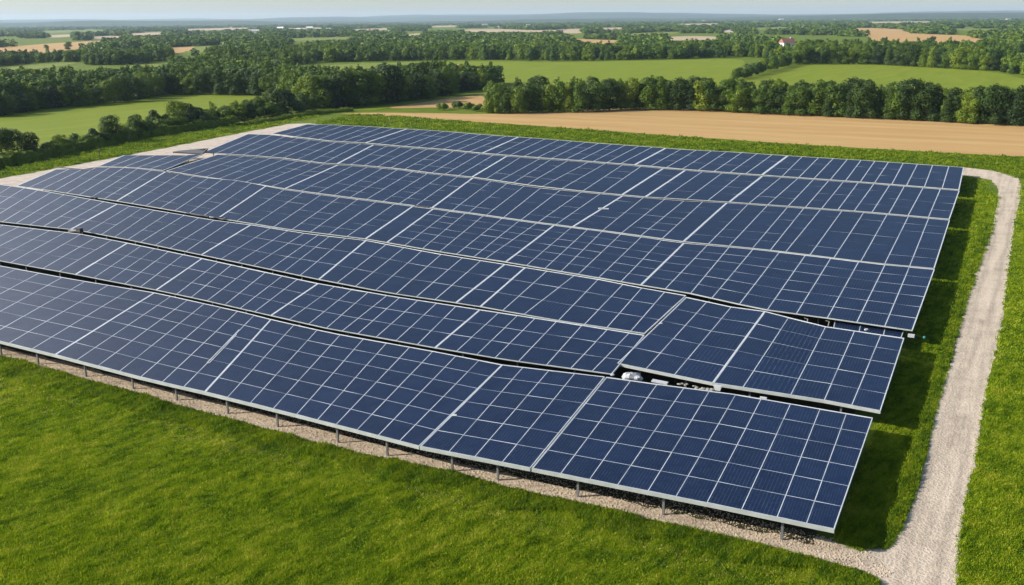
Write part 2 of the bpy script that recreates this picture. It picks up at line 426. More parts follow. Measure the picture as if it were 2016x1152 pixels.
far_fields = [
    ('wheat_field', [(-60, 97), (0, 94), (90, 86), (215, 79), (205, 88), (140, 99), (60, 106), (0, 112), (-60, 114)], 'wheat'),
    ('meadow', [(-60, 139), (0, 133), (90, 124), (155, 122), (140, 128), (60, 137), (0, 144), (-60, 150)], 'fargreen'),
    ('meadow', [(180, 106), (240, 97), (300, 95), (300, 100), (280, 110), (190, 116)], 'fargreen'),
    ('meadow', [(235, 131), (315, 125), (320, 132), (300, 140), (250, 143)], 'fargreen'),
    ('wheat_field', [(322, 95), (385, 91), (380, 98), (345, 107)], 'wheat'),
    ('meadow', [(382, 92), (442, 87), (440, 98), (360, 106), (384, 97)], 'fargreen'),
    ('meadow', [(478, 99), (555, 95), (600, 95), (596, 99), (500, 104)], 'fargreen'),
    ('meadow', [(600, 131), (740, 124), (860, 122), (890, 134), (760, 140), (620, 142)], 'fargreen'),
    ('wheat_field', [(880, 126), (912, 126), (905, 140), (893, 142)], 'wheat'),
    ('stubble_field', [(912, 58), (985, 57), (1050, 60), (1130, 58), (1060, 64), (960, 64), (920, 63)], 'farfield'),
    ('stubble_field', [(1090, 58), (1148, 56), (1150, 66), (1110, 66)], 'farfield'),
    ('wheat_field', [(1112, 75), (1160, 78), (1222, 79), (1214, 89), (1150, 84)], 'wheat'),
    ('stubble_field', [(1310, 73), (1360, 71), (1415, 72), (1410, 79), (1320, 81)], 'farfield'),
    ('wheat_field', [(1638, 56), (1720, 55), (1780, 58), (1795, 66), (1900, 70), (1992, 76), (1985, 90), (1900, 88), (1800, 84), (1715, 81), (1712, 72)], 'wheat'),
    ('meadow', [(1715, 80), (1760, 84), (1880, 89), (1870, 94), (1730, 92)], 'fargreen'),
    ('meadow', [(1940, 103), (2016, 106), (2120, 112), (2120, 124), (2016, 120), (1970, 114)], 'fargreen'),
    ('wheat_field', [(1985, 125), (2120, 130), (2120, 138), (2016, 134)], 'wheat'),
    ('stubble_field', [(250, 66), (330, 63), (318, 69), (262, 71)], 'farfield'),
    ('stubble_field', [(178, 72), (250, 70), (240, 75), (184, 77)], 'farfield'),
    ('stubble_field', [(365, 57), (500, 54), (480, 58), (370, 61)], 'farfield'),
    ('stubble_field', [(490, 61), (515, 60), (512, 64), (494, 64)], 'farfield'),
    ('stubble_field', [(796, 68), (835, 65), (832, 70), (800, 72)], 'farfield'),
    ('stubble_field', [(700, 85), (724, 84), (722, 90), (700, 90)], 'farfield'),
    ('stubble_field', [(40, 72), (150, 67), (140, 73), (50, 76)], 'farfield'),
    ('stubble_field', [(1420, 60), (1445, 58), (1450, 63), (1428, 65)], 'farfield'),
    ('meadow', [(560, 76), (700, 72), (690, 78), (580, 81)], 'fargreen'),
    ('meadow', [(1230, 66), (1340, 62), (1330, 67), (1240, 70)], 'fargreen'),
    ('stubble_field', [(690, 58), (770, 55), (765, 59), (700, 61)], 'farfield'),
    ('meadow', [(1480, 55), (1560, 53), (1550, 57), (1490, 59)], 'fargreen'),
    ('stubble_field', [(1330, 47), (1420, 46), (1410, 49), (1340, 50)], 'farfield'),
    ('stubble_field', [(560, 56), (640, 54), (630, 57), (570, 58)], 'farfield'),
    ('meadow', [(80, 62), (210, 59), (200, 63), (90, 65)], 'fargreen'),
    ('stubble_field', [(1700, 43), (1840, 42), (1830, 45), (1720, 46)], 'farfield'),
    ('meadow', [(1870, 56), (1990, 57), (1980, 61), (1880, 60)], 'fargreen'),
    ('stubble_field', [(840, 52), (905, 50), (900, 53), (850, 54)], 'farfield'),
    ('stubble_field', [(1180, 55), (1230, 54), (1228, 58), (1186, 58)], 'farfield'),
]
FIELD_PX = []
for k, (nm, px, mt) in enumerate(far_fields):
    sheet(nm, px, 0.05, M[mt], 12, 1.5, 20 + k)
    FIELD_PX.append(px)

gravel_outer = [(-160, 664), (0, 704), (57, 718), (149, 746), (238, 768), (298, 786), (400, 816), (512, 844), (650, 882), (770, 908), (893, 933), (997, 963), (1101, 985), (1240, 1018), (1350, 1043),
                (1437, 1061), (1594, 1103), (1690, 1128), (1722, 1146)]
def shifted(poly, dy): return [(x, y + dy) for x, y in poly]
sheet('gravel_strip', gravel_outer + [(1760, 1150), (1790, 1060), (1700, 1079), (1640, 1066), (1390, 985), (1048, 900), (828, 850), (590, 795), (290, 725), (0, 655), (-160, 615)], 0.008, M['gravel'], 0.35, 0.10, 11, smooth=False)
road_left = [(1705, 1081), (1750, 1078), (1767, 1050), (1799, 974), (1823, 884), (1837, 821), (1857, 752), (1878, 675), (1903, 588), (1927, 519), (1955, 442), (1965, 395), (1966, 372), (1951, 354), (1899, 345), (1870, 343)]
road_right = [(1868, 328), (1899, 330), (1969, 338), (2004, 350), (2010, 365), (2007, 399), (2000, 425), (1986, 519), (1972, 640), (1941, 776), (1930, 839), (1920, 915), (1903, 974), (1889, 1064), (1884, 1150), (1882, 1300)]
sheet('gravel_road', [(1722, 1146), (1690, 1110)] + road_left + road_right + [(1725, 1300)], 0.012, M['road'], 0.4, 0.09, 12, smooth=False)
sheet('hardcore_track', [(-160, 388), (0, 352), (100, 334), (198, 316), (288, 299), (380, 281), (486, 260), (570, 244), (608, 243), (640, 246), (640, 262), (520, 290), (400, 325), (150, 372), (-160, 440)], 0.008, M['concrete'], 1.2, 0.25, 13, smooth=False)

M['soil_shade'] = mat_grass('soil_painted_shade', ((0.3, (0.028, 0.024, 0.016)), (0.5, (0.045, 0.040, 0.022)), (0.7, (0.05, 0.065, 0.018))), 0.5, 4.0, 0.6)  # dark earth with the shade under the tables painted into its colour
sheet('soil_shade_sheet', [(1606, 1074), (1500, 1050), (1391, 1024), (1220, 984), (1048, 945), (828, 897), (590, 834), (404, 786), (290, 757), (110, 708), (0, 683), (-160, 640), (-200, 560), (-160, 460), (0, 400), (300, 330), (520, 292), (760, 285), (1100, 312), (1400, 345), (1700, 372), (1800, 380),
                    (1795, 520), (1755, 650), (1680, 820), (1612, 1000)], 0.02, M['soil_shade'], 0.5, 0.12, 14, smooth=False)  # front edge pushed out to paint the shadow below the front beams

# ------------------------------------------------------------------ solar tables
def module_mesh(c4, n_parts, ww, wh, lip=0.05):
    """one framed module. c4: bl, br, tr, tl (local coordinates)"""
    bl, br, tr, tl = [np.asarray(c, float) for c in c4]
    du = (br - bl); dv = (tl - bl)
    lu = np.linalg.norm(du); lv = np.linalg.norm(dv)
    iu = min(0.3, ww / lu); iv = min(0.3, wh / lv)
    def q(u, v): return (bl * (1 - u) + br * u) * (1 - v) + (tl * (1 - u) + tr * u) * v
    out = [q(0.0, 0), q(1, 0), q(1, 1), q(0, 1)]
    inn = [q(iu, iv), q(1 - iu, iv), q(1 - iu, 1 - iv), q(iu, 1 - iv)]
    dz = np.array([0, 0, lip])
    v = out + inn + [p - dz for p in out]
    f = [(0, 1, 5, 4), (1, 2, 6, 5), (2, 3, 7, 6), (3, 0, 4, 7), (4, 5, 6, 7), (0, 8, 9, 1), (1, 9, 10, 2), (2, 10, 11, 3), (3, 11, 8, 0), (11, 10, 9, 8)]
    me = mesh_from('solar_panel', v, f, [M['alu'], M['solar'], M['back']], [0, 0, 0, 0, 1, 0, 0, 0, 0, 2])
    uvl = me.uv_layers.new(name='UVMap')
    for li, uvv in zip(me.polygons[4].loop_indices, ((0, 0), (1, 0), (1, 1), (0, 1))): uvl.data[li].uv = uvv
    return me

def lin(a, b, n): return [a + (b - a) * i / n for i in range(n + 1)]

def solar_table(row, xb, xt, label, group, cells, zb, zt, fascia, top_rail, side_w=1.0, posts=True):
    bot, top = row
    B = [P(x, interp(bot, x), zb) for x in xb]
    T = [P(x, interp(top, x), zt) for x in xt]
    n = len(xb) - 1
    base = (B[0] + B[-1]) / 2; base[2] = 0
    root = empty('solar_table', base)
    tag(root, label, 'solar table', group)
    dist = np.linalg.norm((B[0] + B[-1] + T[0] + T[-1])[:2] / 4)
    ww = (0.00042 if dist < 90 else 0.00036) * dist            # half of a vertical line
    wh = 0.021 if dist < 75 else (0.020 if dist < 108 else 0.003)
    sw = (0.00115 * dist) * side_w  # side rail width
    # shrink for the side rails
    def unit(a): return a / np.linalg.norm(a)
    Bi = [b.copy() for b in B]; Ti = [t.copy() for t in T]
    Bi[0] += unit(B[1] - B[0]) * sw; Ti[0] += unit(T[1] - T[0]) * sw
    Bi[-1] -= unit(B[-1] - B[-2]) * sw * 0.5; Ti[-1] -= unit(T[-1] - T[-2]) * sw * 0.5
    for i in range(n):
        for k in range(cells):
            a, b = k / cells, (k + 1) / cells
            g = 0.002
            c = [Bi[i] * (1 - a) + Ti[i] * a, Bi[i + 1] * (1 - a) + Ti[i + 1] * a, Bi[i + 1] * (1 - b) + Ti[i + 1] * b, Bi[i] * (1 - b) + Ti[i] * b]
            cen = sum(c) / 4
            c = [p + (cen - p) * g for p in c]
            jz = rng.normal(0, 0.006, 4)
            loc = [p - cen + np.array([0, 0, j]) for p, j in zip(c, jz)]
            link('solar_panel', module_mesh(loc, 1, ww, wh), root, cen - base)
    up = np.array([0, 0, 0.012])
    # side rails (whitish separators), butting just outside the modules
    for b, t, w, s in ((B[0], T[0], sw, 1), (B[-1], T[-1], sw * 0.5, -1)):
        o = unit(B[-1] - B[0]) * (w * 0.5) * s
        MB().bar(b + o - base + up, t + o - base + up, w * 0.94, 0.12).build('side_rail', [M['rail']], root)
    # front beam
    dv = unit((T[0] - B[0]) + (T[-1] - B[-1]))
    dv[2] = 0; dv = unit(dv)
    mb = MB()
    for i in range(n):
        a, b = B[i] - base - dv * 0.055, B[i + 1] - base - dv * 0.055
        mb.bar(a + up * 0.8, b + up * 0.8, 0.09, fascia)
    mb.build('front_beam', [M['beam']], root)
    if top_rail > 0:
        mb = MB()
        for i in range(n):
            a, b = T[i] - base + dv * (top_rail * 0.5 + 0.01), T[i + 1] - base + dv * (top_rail * 0.5 + 0.01)
            mb.bar(a + up * 2, b + up * 2, top_rail, 0.12)
        mb.build('top_rail', [M['rail']], root)
    if posts:
        L = np.linalg.norm(B[-1] - B[0]); k = max(2, int(round(L / 4.6)))
        for j in range(k):
            f = (j + 0.35 + 0.2 * rng.random()) / k
            b = B[0] * (1 - f) + B[-1] * f; t = T[0] * (1 - f) + T[-1] * f
            p1 = b + (t - b) * 0.03 - base; p2 = b + (t - b) * 0.9 - base
            for p in (p1, p2):
                MB().box((p[0], p[1], (p[2] - 0.05) / 2 - 0.1), (0.12, 0.09, p[2] - 0.05 + 0.2), math.radians(-30)).build('post', [M['steel']], root)
            if j % 2 == 0:
                MB().bar(p1 - np.array([0, 0, 0.10]), p2 - np.array([0, 0, 0.10]), 0.08, 0.12).build('rafter', [M['steel']], root)
    return root

A_bot = [(0, 671), (110, 698), (290, 745), (404, 771), (590, 817), (828, 878), (1048, 921), (1391, 989), (1643, 1041)]
A_top = [(0, 524), (145, 551), (310, 578), (480, 616), (535, 630), (650, 656), (850, 692), (988, 719), (1190, 743), (1290, 757), (1450, 778), (1718, 824)]
B_bot = [(0, 513), (155, 541), (310, 571), (400, 590), (535, 621), (640, 645), (850, 683), (1000, 708), (1205, 736)]
B_top = [(0, 443), (155, 461), (250, 479), (395, 509), (620, 558), (770, 584), (940, 610), (1130, 639), (1268, 661)]
C_bot = [(0, 436), (155, 453), (250, 471), (395, 501), (620, 548), (760, 575), (940, 602), (1090, 629), (1270, 656)]
C_top = [(0, 364), (40, 369), (100, 379), (230, 402), (290, 412), (420, 434), (500, 444), (600, 460), (720, 474), (860, 500), (1000, 522), (1180, 551), (1265, 568), (1352, 583)]
D_bot = [(0, 361), (100, 375), (240, 397), (300, 407), (430, 429), (560, 450), (722, 470), (860, 494), (1000, 516), (1130, 538), (1265, 561), (1360, 577), (1500, 608), (1640, 627), (1797, 650)]
D_top = [(100, 334), (175, 333), (191, 329), (260, 331), (330, 339), (400, 350), (470, 356), (560, 374), (640, 385), (760, 400), (900, 418), (1050, 439), (1200, 458), (1345, 479), (1500, 493), (1600, 505), (1720, 520), (1840, 531)]
E_bot = [(193, 327), (260, 329), (328, 336), (398, 347), (500, 361), (560, 371), (640, 382), (760, 397), (900, 415), (1050, 436), (1200, 455), (1345, 475), (1500, 490), (1600, 502), (1720, 517), (1840, 528)]
E_top = [(243, 306), (385, 306), (395, 303), (440, 305), (500, 309), (560, 314), (640, 324), (700, 327), (780, 334), (850, 343), (930, 351), (1050, 369), (1160, 380), (1270, 390), (1350, 396), (1433, 400), (1560, 409), (1700, 419), (1870, 434)]
F_bot = [(399, 300), (450, 303), (500, 306), (560, 311), (640, 321), (700, 324), (780, 331), (850, 340), (930, 348), (1050, 365), (1160, 377), (1270, 387), (1350, 392), (1433, 397), (1560, 406), (1700, 416), (1870, 431)]
F_top = [(487, 264), (540, 266), (600, 274), (650, 280), (720, 284), (800, 291), (880, 297), (960, 305), (1050, 312), (1160, 320), (1250, 327), (1350, 336), (1500, 347), (1700, 361), (1889, 376)]
G_bot = [(535, 263), (600, 271), (650, 277), (720, 281), (800, 288), (880, 294), (960, 302), (1050, 309), (1160, 317), (1250, 324), (1350, 333), (1500, 344), (1700, 358), (1889, 373)]
G_top = [(603, 245), (650, 246), (720, 249), (760, 252), (850, 257), (960, 266), (1050, 272), (1160, 281), (1260, 288), (1350, 295), (1450, 300), (1550, 307), (1700, 316), (1898, 330)]
BC_bot = [(1210, 713), (1224, 716), (1404, 753), (1623, 787), (1734, 808)]
BC_top = [(1355, 587), (1439, 605), (1506, 614), (1552, 626), (1625, 644), (1780, 667)]

ZB, ZT = 1.36, 1.46
rows = [
    ('front row', 'tables of the front row of the solar array', (A_bot, A_top), 6, 0.20, 0.07, [
        (lin(-255, 109, 8), lin(-60, 303, 8)),
        (lin(109, 404, 7), lin(303, 533, 7)),
        ([404, 448, 493, 538, 584, 625, 662, 703, 745, 787, 826], lin(533, 988, 10)),
        ([828, 884, 935, 989, 1045], [988, 1029, 1080, 1131, 1190]),
        ([1048, 1104, 1161, 1216, 1276, 1331, 1392, 1460, 1530, 1588, 1643], [1193, 1241, 1293, 1346, 1396, 1448, 1498, 1556, 1614, 1666, 1718])]),
    ('second row', 'tables of the second row of the solar array', (B_bot, B_top), 3, 0.05, 0.12, [
        (lin(-139, 149, 9), lin(-25, 250, 9)),
        ([149, 185, 215, 246, 277, 308], [250, 277, 304, 331, 360, 397]),
        ([308, 348, 377, 408, 443, 473, 502, 534], [397, 429, 455, 490, 522, 555, 585, 625]),
        ([534, 570, 608, 643, 674, 705, 741, 780, 822, 857], [625, 658, 692, 724, 761, 786, 822, 859, 897, 944]),
        ([857, 899, 939, 975, 1021, 1076, 1124, 1166, 1205], [944, 981, 1018, 1053, 1095, 1145, 1195, 1238, 1268])]),
    ('third row', 'tables of the third row of the solar array', (C_bot, C_top), 3, 0.06, 0.12, [
        (lin(-130, 140, 10), lin(-30, 230, 10)),
        ([140, 172, 200, 226, 252, 277, 306, 335, 366, 397], [230, 255, 279, 303, 332, 362, 391, 421, 451, 493]),
        ([397, 436, 468, 499, 532, 559, 591, 628], [493, 532, 566, 598, 626, 648, 680, 720]),
        ([628, 664, 700, 740, 780, 820, 857, 898], [720, 760, 795, 830, 868, 910, 946, 993]),
        ([898, 946], [993, 1033]),
        ([946, 990, 1032, 1100, 1151, 1195, 1242, 1270], [1033, 1076, 1130, 1177, 1226, 1263, 1308, 1350])]),
    ('fourth row', 'tables of the fourth row of the solar array', (D_bot, D_top), 6, 0.08, 0.05, [
        (lin(33, 230, 8), lin(108, 325, 8)),
        (lin(230, 430, 7), lin(325, 523, 7)),
        (lin(430, 720, 8), lin(523, 812, 8)),
        ([720, 762], [812, 852]),
        ([762, 797, 832, 866, 899, 933, 956, 996], [852, 885, 916, 951, 988, 1022, 1056, 1090]),
        ([996, 1037, 1073, 1105, 1139, 1179, 1223, 1262], [1090, 1124, 1156, 1185, 1222, 1262, 1302, 1346]),
        ([1262, 1310, 1360, 1402, 1456, 1511, 1568, 1629, 1687, 1742, 1797], [1346, 1392, 1435, 1482, 1534, 1585, 1635, 1690, 1742, 1790, 1840])]),
    ('fifth row', 'tables of the fifth row of the solar array', (E_bot, E_top), 6, 0.09, 0.04, [
        (lin(193, 322, 5), lin(243, 400, 5)),
        (lin(328, 561, 9), lin(427, 664, 9)),
        (lin(561, 851, 9), lin(664, 930, 9)),
        ([851, 891, 923, 958, 992, 1026, 1060, 1095, 1128], [930, 967, 998, 1032, 1064, 1103, 1144, 1181, 1225]),
        ([1128, 1187, 1224, 1262, 1304, 1346], [1225, 1266, 1308, 1346, 1383, 1430]),
        ([1346, 1395, 1436, 1482, 1517, 1547, 1595, 1642, 1695, 1742, 1791, 1840], [1430, 1472, 1510, 1550, 1582, 1615, 1657, 1700, 1746, 1788, 1828, 1870])]),
    ('sixth row', 'tables of the sixth row of the solar array', (F_bot, F_top), 4, 0.10, 0.04, [
        (lin(399, 664, 10), lin(487, 735, 10)),
        (lin(664, 930, 10), lin(735, 997, 10)),
        ([930, 957, 984, 1011, 1038, 1068, 1106, 1148, 1187, 1225], [997, 1024, 1062, 1084, 1117, 1157, 1191, 1225, 1261, 1305]),
        ([1225, 1271], [1305, 1348]),
        ([1271, 1308, 1352, 1394, 1436], [1348, 1382, 1421, 1458, 1500]),
        ([1436, 1475, 1512, 1552, 1586, 1618, 1650, 1682, 1717, 1750, 1788, 1828, 1870], [1500, 1537, 1570, 1601, 1631, 1660, 1689, 1720, 1751, 1780, 1817, 1851, 1889])]),
    ('back row', 'tables of the back row of the solar array', (G_bot, G_top), 3, 0.12, 0.07, [
        (lin(535, 720, 8), lin(603, 800, 8)),
        (lin(720, 950, 9), lin(800, 1020, 9)),
        (lin(950, 1250, 11), lin(1020, 1310, 11)),
        (lin(1250, 1500, 8), lin(1310, 1550, 8)),
        ([1500, 1540, 1573, 1603, 1635, 1665, 1694, 1722, 1756, 1785, 1820, 1855, 1889], [1550, 1579, 1611, 1640, 1668, 1695, 1722, 1749, 1778, 1806, 1836, 1868, 1898])]),
]
ORD = ['first', 'second', 'third', 'fourth', 'fifth', 'sixth', 'seventh', 'eighth', 'ninth', 'tenth', 'eleventh', 'twelfth', 'thirteenth', 'fourteenth', 'fifteenth', 'sixteenth', 'seventeenth',
       'eighteenth', 'nineteenth', 'twentieth']
_tens = {20: 'twenty', 30: 'thirty', 40: 'forty', 50: 'fifty', 60: 'sixty', 70: 'seventy', 80: 'eighty'}
def ordinal(i):
    """0-based -> word"""
    n = i + 1
    if n <= 20: return ORD[n - 1]
    t, u = n // 10 * 10, n % 10
    return _tens[t].rstrip('y') + 'ieth' if u == 0 else _tens[t] + '-' + ORD[u - 1]
NUM = ['zero', 'one', 'two', 'three', 'four', 'five', 'six', 'seven', 'eight', 'nine', 'ten', 'eleven', 'twelve']
for rname, group, row, cells, fas, tr, tabs in rows:
    for i, (xb, xt) in enumerate(tabs):
        n = len(xb) - 1
        wide = 'one-column' if n == 1 else NUM[n] + '-column'
        if i == len(tabs) - 1: where = 'right end of the %s' % rname
        elif i == 0: where = 'left end of the %s' % rname
        else: where = '%s from the left in the %s' % (ordinal(i), rname)
        solar_table(row, xb, xt, 'blue %s solar table, %s' % (wide, where), group, cells, ZB, ZT, fas, tr)
row = (BC_bot, BC_top)
solar_table(row, [1216, 1272, 1328, 1404], [1350, 1391, 1439, 1505], 'tall three-column solar table with a skewed front edge above the debris gap', 'tall tables behind the front row at the road end', 5, ZB + 0.04, ZT + 0.0, 0.20, 0.12)
solar_table(row, [1404, 1463, 1557, 1623, 1677, 1734], [1505, 1552, 1625, 1682, 1734, 1780], 'tall five-column solar table beside the road, just behind the front row', 'tall tables behind the front row at the road end', 5, ZB + 0.04, ZT + 0.0, 0.20, 0.12)
# low strip of panels showing in the gap in front of the fourth row
solar_table(([(1640, 648), (1775, 672)], [(1640, 622), (1785, 645)]), [1640, 1690, 1738, 1772], [1645, 1697, 1744, 1782], 'narrow low strip of panels showing under the fourth row beside the road', None, 1, 0.95, 1.0, 0.06, 0.05, 0.5, False)

# ------------------------------------------------------------------ trees
def crown_mesh(name, mat, lobes, n, size, seed, up=0.25):
    """foliage: many leaf-clump faces spread over overlapping lobes. lobes: (x,y,z,rx,rz)"""
    r = np.random.default_rng(seed)
    L = np.array(lobes, float)
    w = L[:, 3] * (L[:, 3] + L[:, 4]); w /= w.sum()
    idx = r.choice(len(L), n, p=w)
    d = r.normal(size=(n, 3)); d[:, 2] += up; d /= np.linalg.norm(d, axis=1)[:, None]
    rad = np.clip(r.normal(0.92, 0.13, n), 0.4, 1.16)
    R = np.stack([L[idx, 3], L[idx, 3], L[idx, 4]], 1)
    c = L[idx, :3] + d * R * rad[:, None]
    # drop faces deep inside another lobe
    keep = np.ones(n, bool)
    for k in range(len(L)):
        q = (c - L[k, :3]) / np.array([L[k, 3], L[k, 3], L[k, 4]])
        keep &= ~((np.linalg.norm(q, axis=1) < 0.62) & (idx != k))
    keep &= c[:, 2] > 0.25
    c, d = c[keep], d[keep]; n = len(c)
    nn = d + r.normal(0, 0.30, (n, 3)); nn /= np.linalg.norm(nn, axis=1)[:, None]
    t = np.cross(nn, r.normal(size=(n, 3))); t /= np.linalg.norm(t, axis=1)[:, None]
    b = np.cross(nn, t)
    s = (size * r.uniform(0.55, 1.25, n))[:, None]
    asp = r.uniform(0.55, 1.0, n)[:, None]
    bend = nn * s * 0.25
    V = np.stack([c + t * s, c + b * s * asp - bend, c - t * s, c - b * s * asp - bend], 1).reshape(-1, 3)
    me = bpy.data.meshes.new(name)
    me.vertices.add(4 * n); me.vertices.foreach_set('co', V.astype(np.float32).ravel())
    me.loops.add(4 * n); me.loops.foreach_set('vertex_index', np.arange(4 * n, dtype=np.int32))
    me.polygons.add(n); me.polygons.foreach_set('loop_start', np.arange(0, 4 * n, 4, dtype=np.int32))
    me.materials.append(mat); me.update(calc_edges=True)
    return me

def lobes_round(h, w, seed, k=11):
    r = np.random.default_rng(seed); out = [(0, 0, h * 0.52, w * 0.33, h * 0.30)]
    for i in range(k):
        a = 2 * math.pi * (i / k) + r.uniform(-0.4, 0.4); z = r.uniform(0.14, 0.84) * h
        prof = math.sin(math.pi * min(0.97, 0.12 + 0.85 * z / h)) ** 0.7
        q = w * 0.36 * prof * r.uniform(0.6, 1.05)
        s = w * r.uniform(0.15, 0.25)
        out.append((q * math.cos(a), q * math.sin(a), z, s, s * r.uniform(0.85, 1.2)))
    out.append((r.uniform(-.08, .08) * w, r.uniform(-.08, .08) * w, h * 0.86, w * 0.17, h * 0.13))
    for i in range(4):
        a = r.uniform(0, 6.28); q = w * r.uniform(0.12, 0.3); out.append((q * math.cos(a), q * math.sin(a), h * 0.13, w * 0.2, h * 0.12))
    return out

def lobes_tall(h, w, seed, k=12):
    r = np.random.default_rng(seed); out = []
    for i in range(k):
        z = h * (0.12 + 0.84 * i / (k - 1)); t = i / (k - 1)
        rad = w * 0.5 * (1 - 0.72 * t ** 1.6) * r.uniform(0.62, 0.9)
        a = r.uniform(0, 6.28); o = w * 0.16 * r.uniform(0.2, 1.1)
        out.append((o * math.cos(a), o * math.sin(a), z - rad * 0.3, rad, max(rad, h * 0.09)))
    return out

def lobes_bush(h, w, seed, k=8):
    r = np.random.default_rng(seed); out = []
    for i in range(k):
        a = r.uniform(0, 6.28); q = w * 0.36 * math.sqrt(r.uniform(0, 1)); s = w * r.uniform(0.16, 0.26)
        out.append((q * math.cos(a), q * math.sin(a), h * r.uniform(0.3, 0.72), s, h * r.uniform(0.22, 0.32)))
    return out

def trunk_mesh(h, seed, r0=0.16):
    r = np.random.default_rng(seed); mb = MB()
    p = Vector((0, 0, -0.2)); rad = r0
    tips = []
    for i in range(4):
        q = p + Vector((r.normal(0, 0.10), r.normal(0, 0.10), h * 0.19))
        mb.tube(p, q, rad, rad * 0.75, 7); p = q; rad *= 0.75
        if i >= 1:
            for _ in range(2):
                a = r.uniform(0, 6.28); l = h * r.uniform(0.14, 0.24)
                mb.tube(p, p + Vector((math.cos(a) * l, math.sin(a) * l, l * 0.9)), rad * 0.6, rad * 0.2, 5)
    return mb.mesh('trunk', [M['bark']])

KINDS = {}
def kind(key, words, lobes_fn, h, w, mats, n, size, seeds):
    KINDS[key] = dict(words=words, h=h, w=w, var=[(crown_mesh('crown', mats[i % len(mats)], lobes_fn(h, w, s), n, size, s), trunk_mesh(h, s)) for i, s in enumerate(seeds)])
kind('round', 'rounded broadleaf tree', lobes_round, 8.0, 6.4, [M['leaf'], M['leaf'], M['leaf']], 4600, 0.195, (11, 12, 13, 14))
kind('tall', 'tall narrow broadleaf tree', lobes_tall, 9.0, 4.2, [M['leaf'], M['leaf'], M['leafdark']], 3900, 0.18, (21, 22, 23))
kind('dark', 'dark dense broadleaf tree', lobes_round, 8.4, 6.6, [M['leafdark']], 4600, 0.195, (31, 32))
kind('yellow', 'yellow-green broadleaf tree', lobes_round, 7.6, 6.2, [M['leafyellow']], 4600, 0.19, (41, 42))
kind('bush', 'low leafy bush', lobes_bush, 3.4, 4.6, [M['leaf']], 2300, 0.165, (51, 52))

def tree_at(px, py, hpx, key, label, group, wscale=1.0, name='broadleaf_tree', cat='tree'):
    p = P(px, py)
    K = KINDS[key]; cm, tm = K['var'][int(rng.integers(len(K['var'])))]
    # height in metres from its height in the picture
    d = np.linalg.norm(p - np.array([0, 0, H]))
    s = (hpx * d / FPX / math.cos(math.atan2(H, p[1]) * 0.6)) / K['h']
    o = empty(name, p, float(rng.uniform(0, 6.28)))
    o.scale = (s * wscale, s * wscale, s)
    tag(o, label, cat, group)
    link('crown', cm, o)
    if key != 'bush': link('trunk', tm, o)
    return o

# hedgerow along the bottom of the left meadow (px, base y, height, kind, width scale)
hedgerow = [(6, 316, 54, 'dark', 1.1), (30, 313, 50, 'dark', 1.15), (60, 309, 44, 'dark', 1.1), (22, 324, 24, 'bush', 1.0), (100, 304, 24, 'bush', 1.2), (118, 302, 34, 'round', 1.15), (160, 292, 28, 'bush', 1.3), (186, 287, 32, 'dark', 1.2),
            (219, 281, 48, 'dark', 1.2), (246, 275, 28, 'round', 1.3), (268, 270, 40, 'dark', 1.15), (292, 266, 34, 'round', 1.1), (306, 259, 40, 'dark', 1.1), (330, 256, 30, 'round', 1.1), (352, 254, 52, 'yellow', 1.05),
            (370, 250, 44, 'dark', 1.1), (392, 248, 34, 'dark', 1.25), (420, 241, 38, 'tall', 1.4), (443, 239, 30, 'round', 1.3), (468, 238, 38, 'round', 1.2), (488, 234, 36, 'dark', 1.2), (512, 231, 40, 'round', 1.2), (540, 227, 52, 'dark', 1.25), (562, 224, 46, 'dark', 1.2),
            (594, 219, 34, 'round', 1.3), (618, 217, 32, 'round', 1.2)]
hedgerow += [(x, y, h, 'bush', 1.45) for x, y, h in ((80, 307, 27), (140, 298, 25), (205, 284, 27), (232, 279, 29), (257, 273, 27), (280, 268, 29), (318, 259, 29), (340, 256, 31), (381, 250, 29), (405, 246, 29), (432, 242, 27), (455, 239, 29), (478, 236, 29), (500, 233, 29), (526, 230, 31), (578, 222, 31))]
for i, (x, y, h, k, w) in enumerate(sorted(hedgerow)):
    nm, ct = ('hedgerow_bush', 'bush') if k == 'bush' else ('broadleaf_tree', 'tree')
    tree_at(x, y, h, k, '%s, %s from the left in the hedgerow below the left meadow' % (KINDS[k]['words'], ordinal(i)), 'hedgerow trees below the left meadow', w, nm, ct)

# shelter belt behind the wheat field, front line then the trees behind it
belt = [(955, 221), (985, 223), (1067, 222), (1130, 221), (1240, 215), (1350, 217), (1500, 224), (1663, 231), (1850, 240), (2016, 248), (2150, 258)]
belt_h = [(950, 48), (1000, 56), (1100, 60), (1200, 54), (1280, 58), (1400, 60), (1600, 62), (1700, 68), (1850, 66), (1930, 64), (2016, 66)]
x = 962.0; front = []
while x < 2040:
    front.append((x, interp(belt, x) + rng.uniform(-1.5, 1.0), interp(belt_h, x) * rng.uniform(0.74, 1.10)))
    x += rng.uniform(14, 24)
for i, (x, y, h) in enumerate(front):
    k = str(rng.choice(['tall', 'tall', 'round', 'round', 'dark', 'yellow' if x < 1400 else 'round', 'dark']))
    tree_at(x, y, h, k, '%s, %s from the left along the wheat field edge' % (KINDS[k]['words'], ordinal(i)), 'trees along the far edge of the wheat field', rng.uniform(0.9, 1.2) * (1.25 if k == 'tall' else 1.0))
x = 968.0
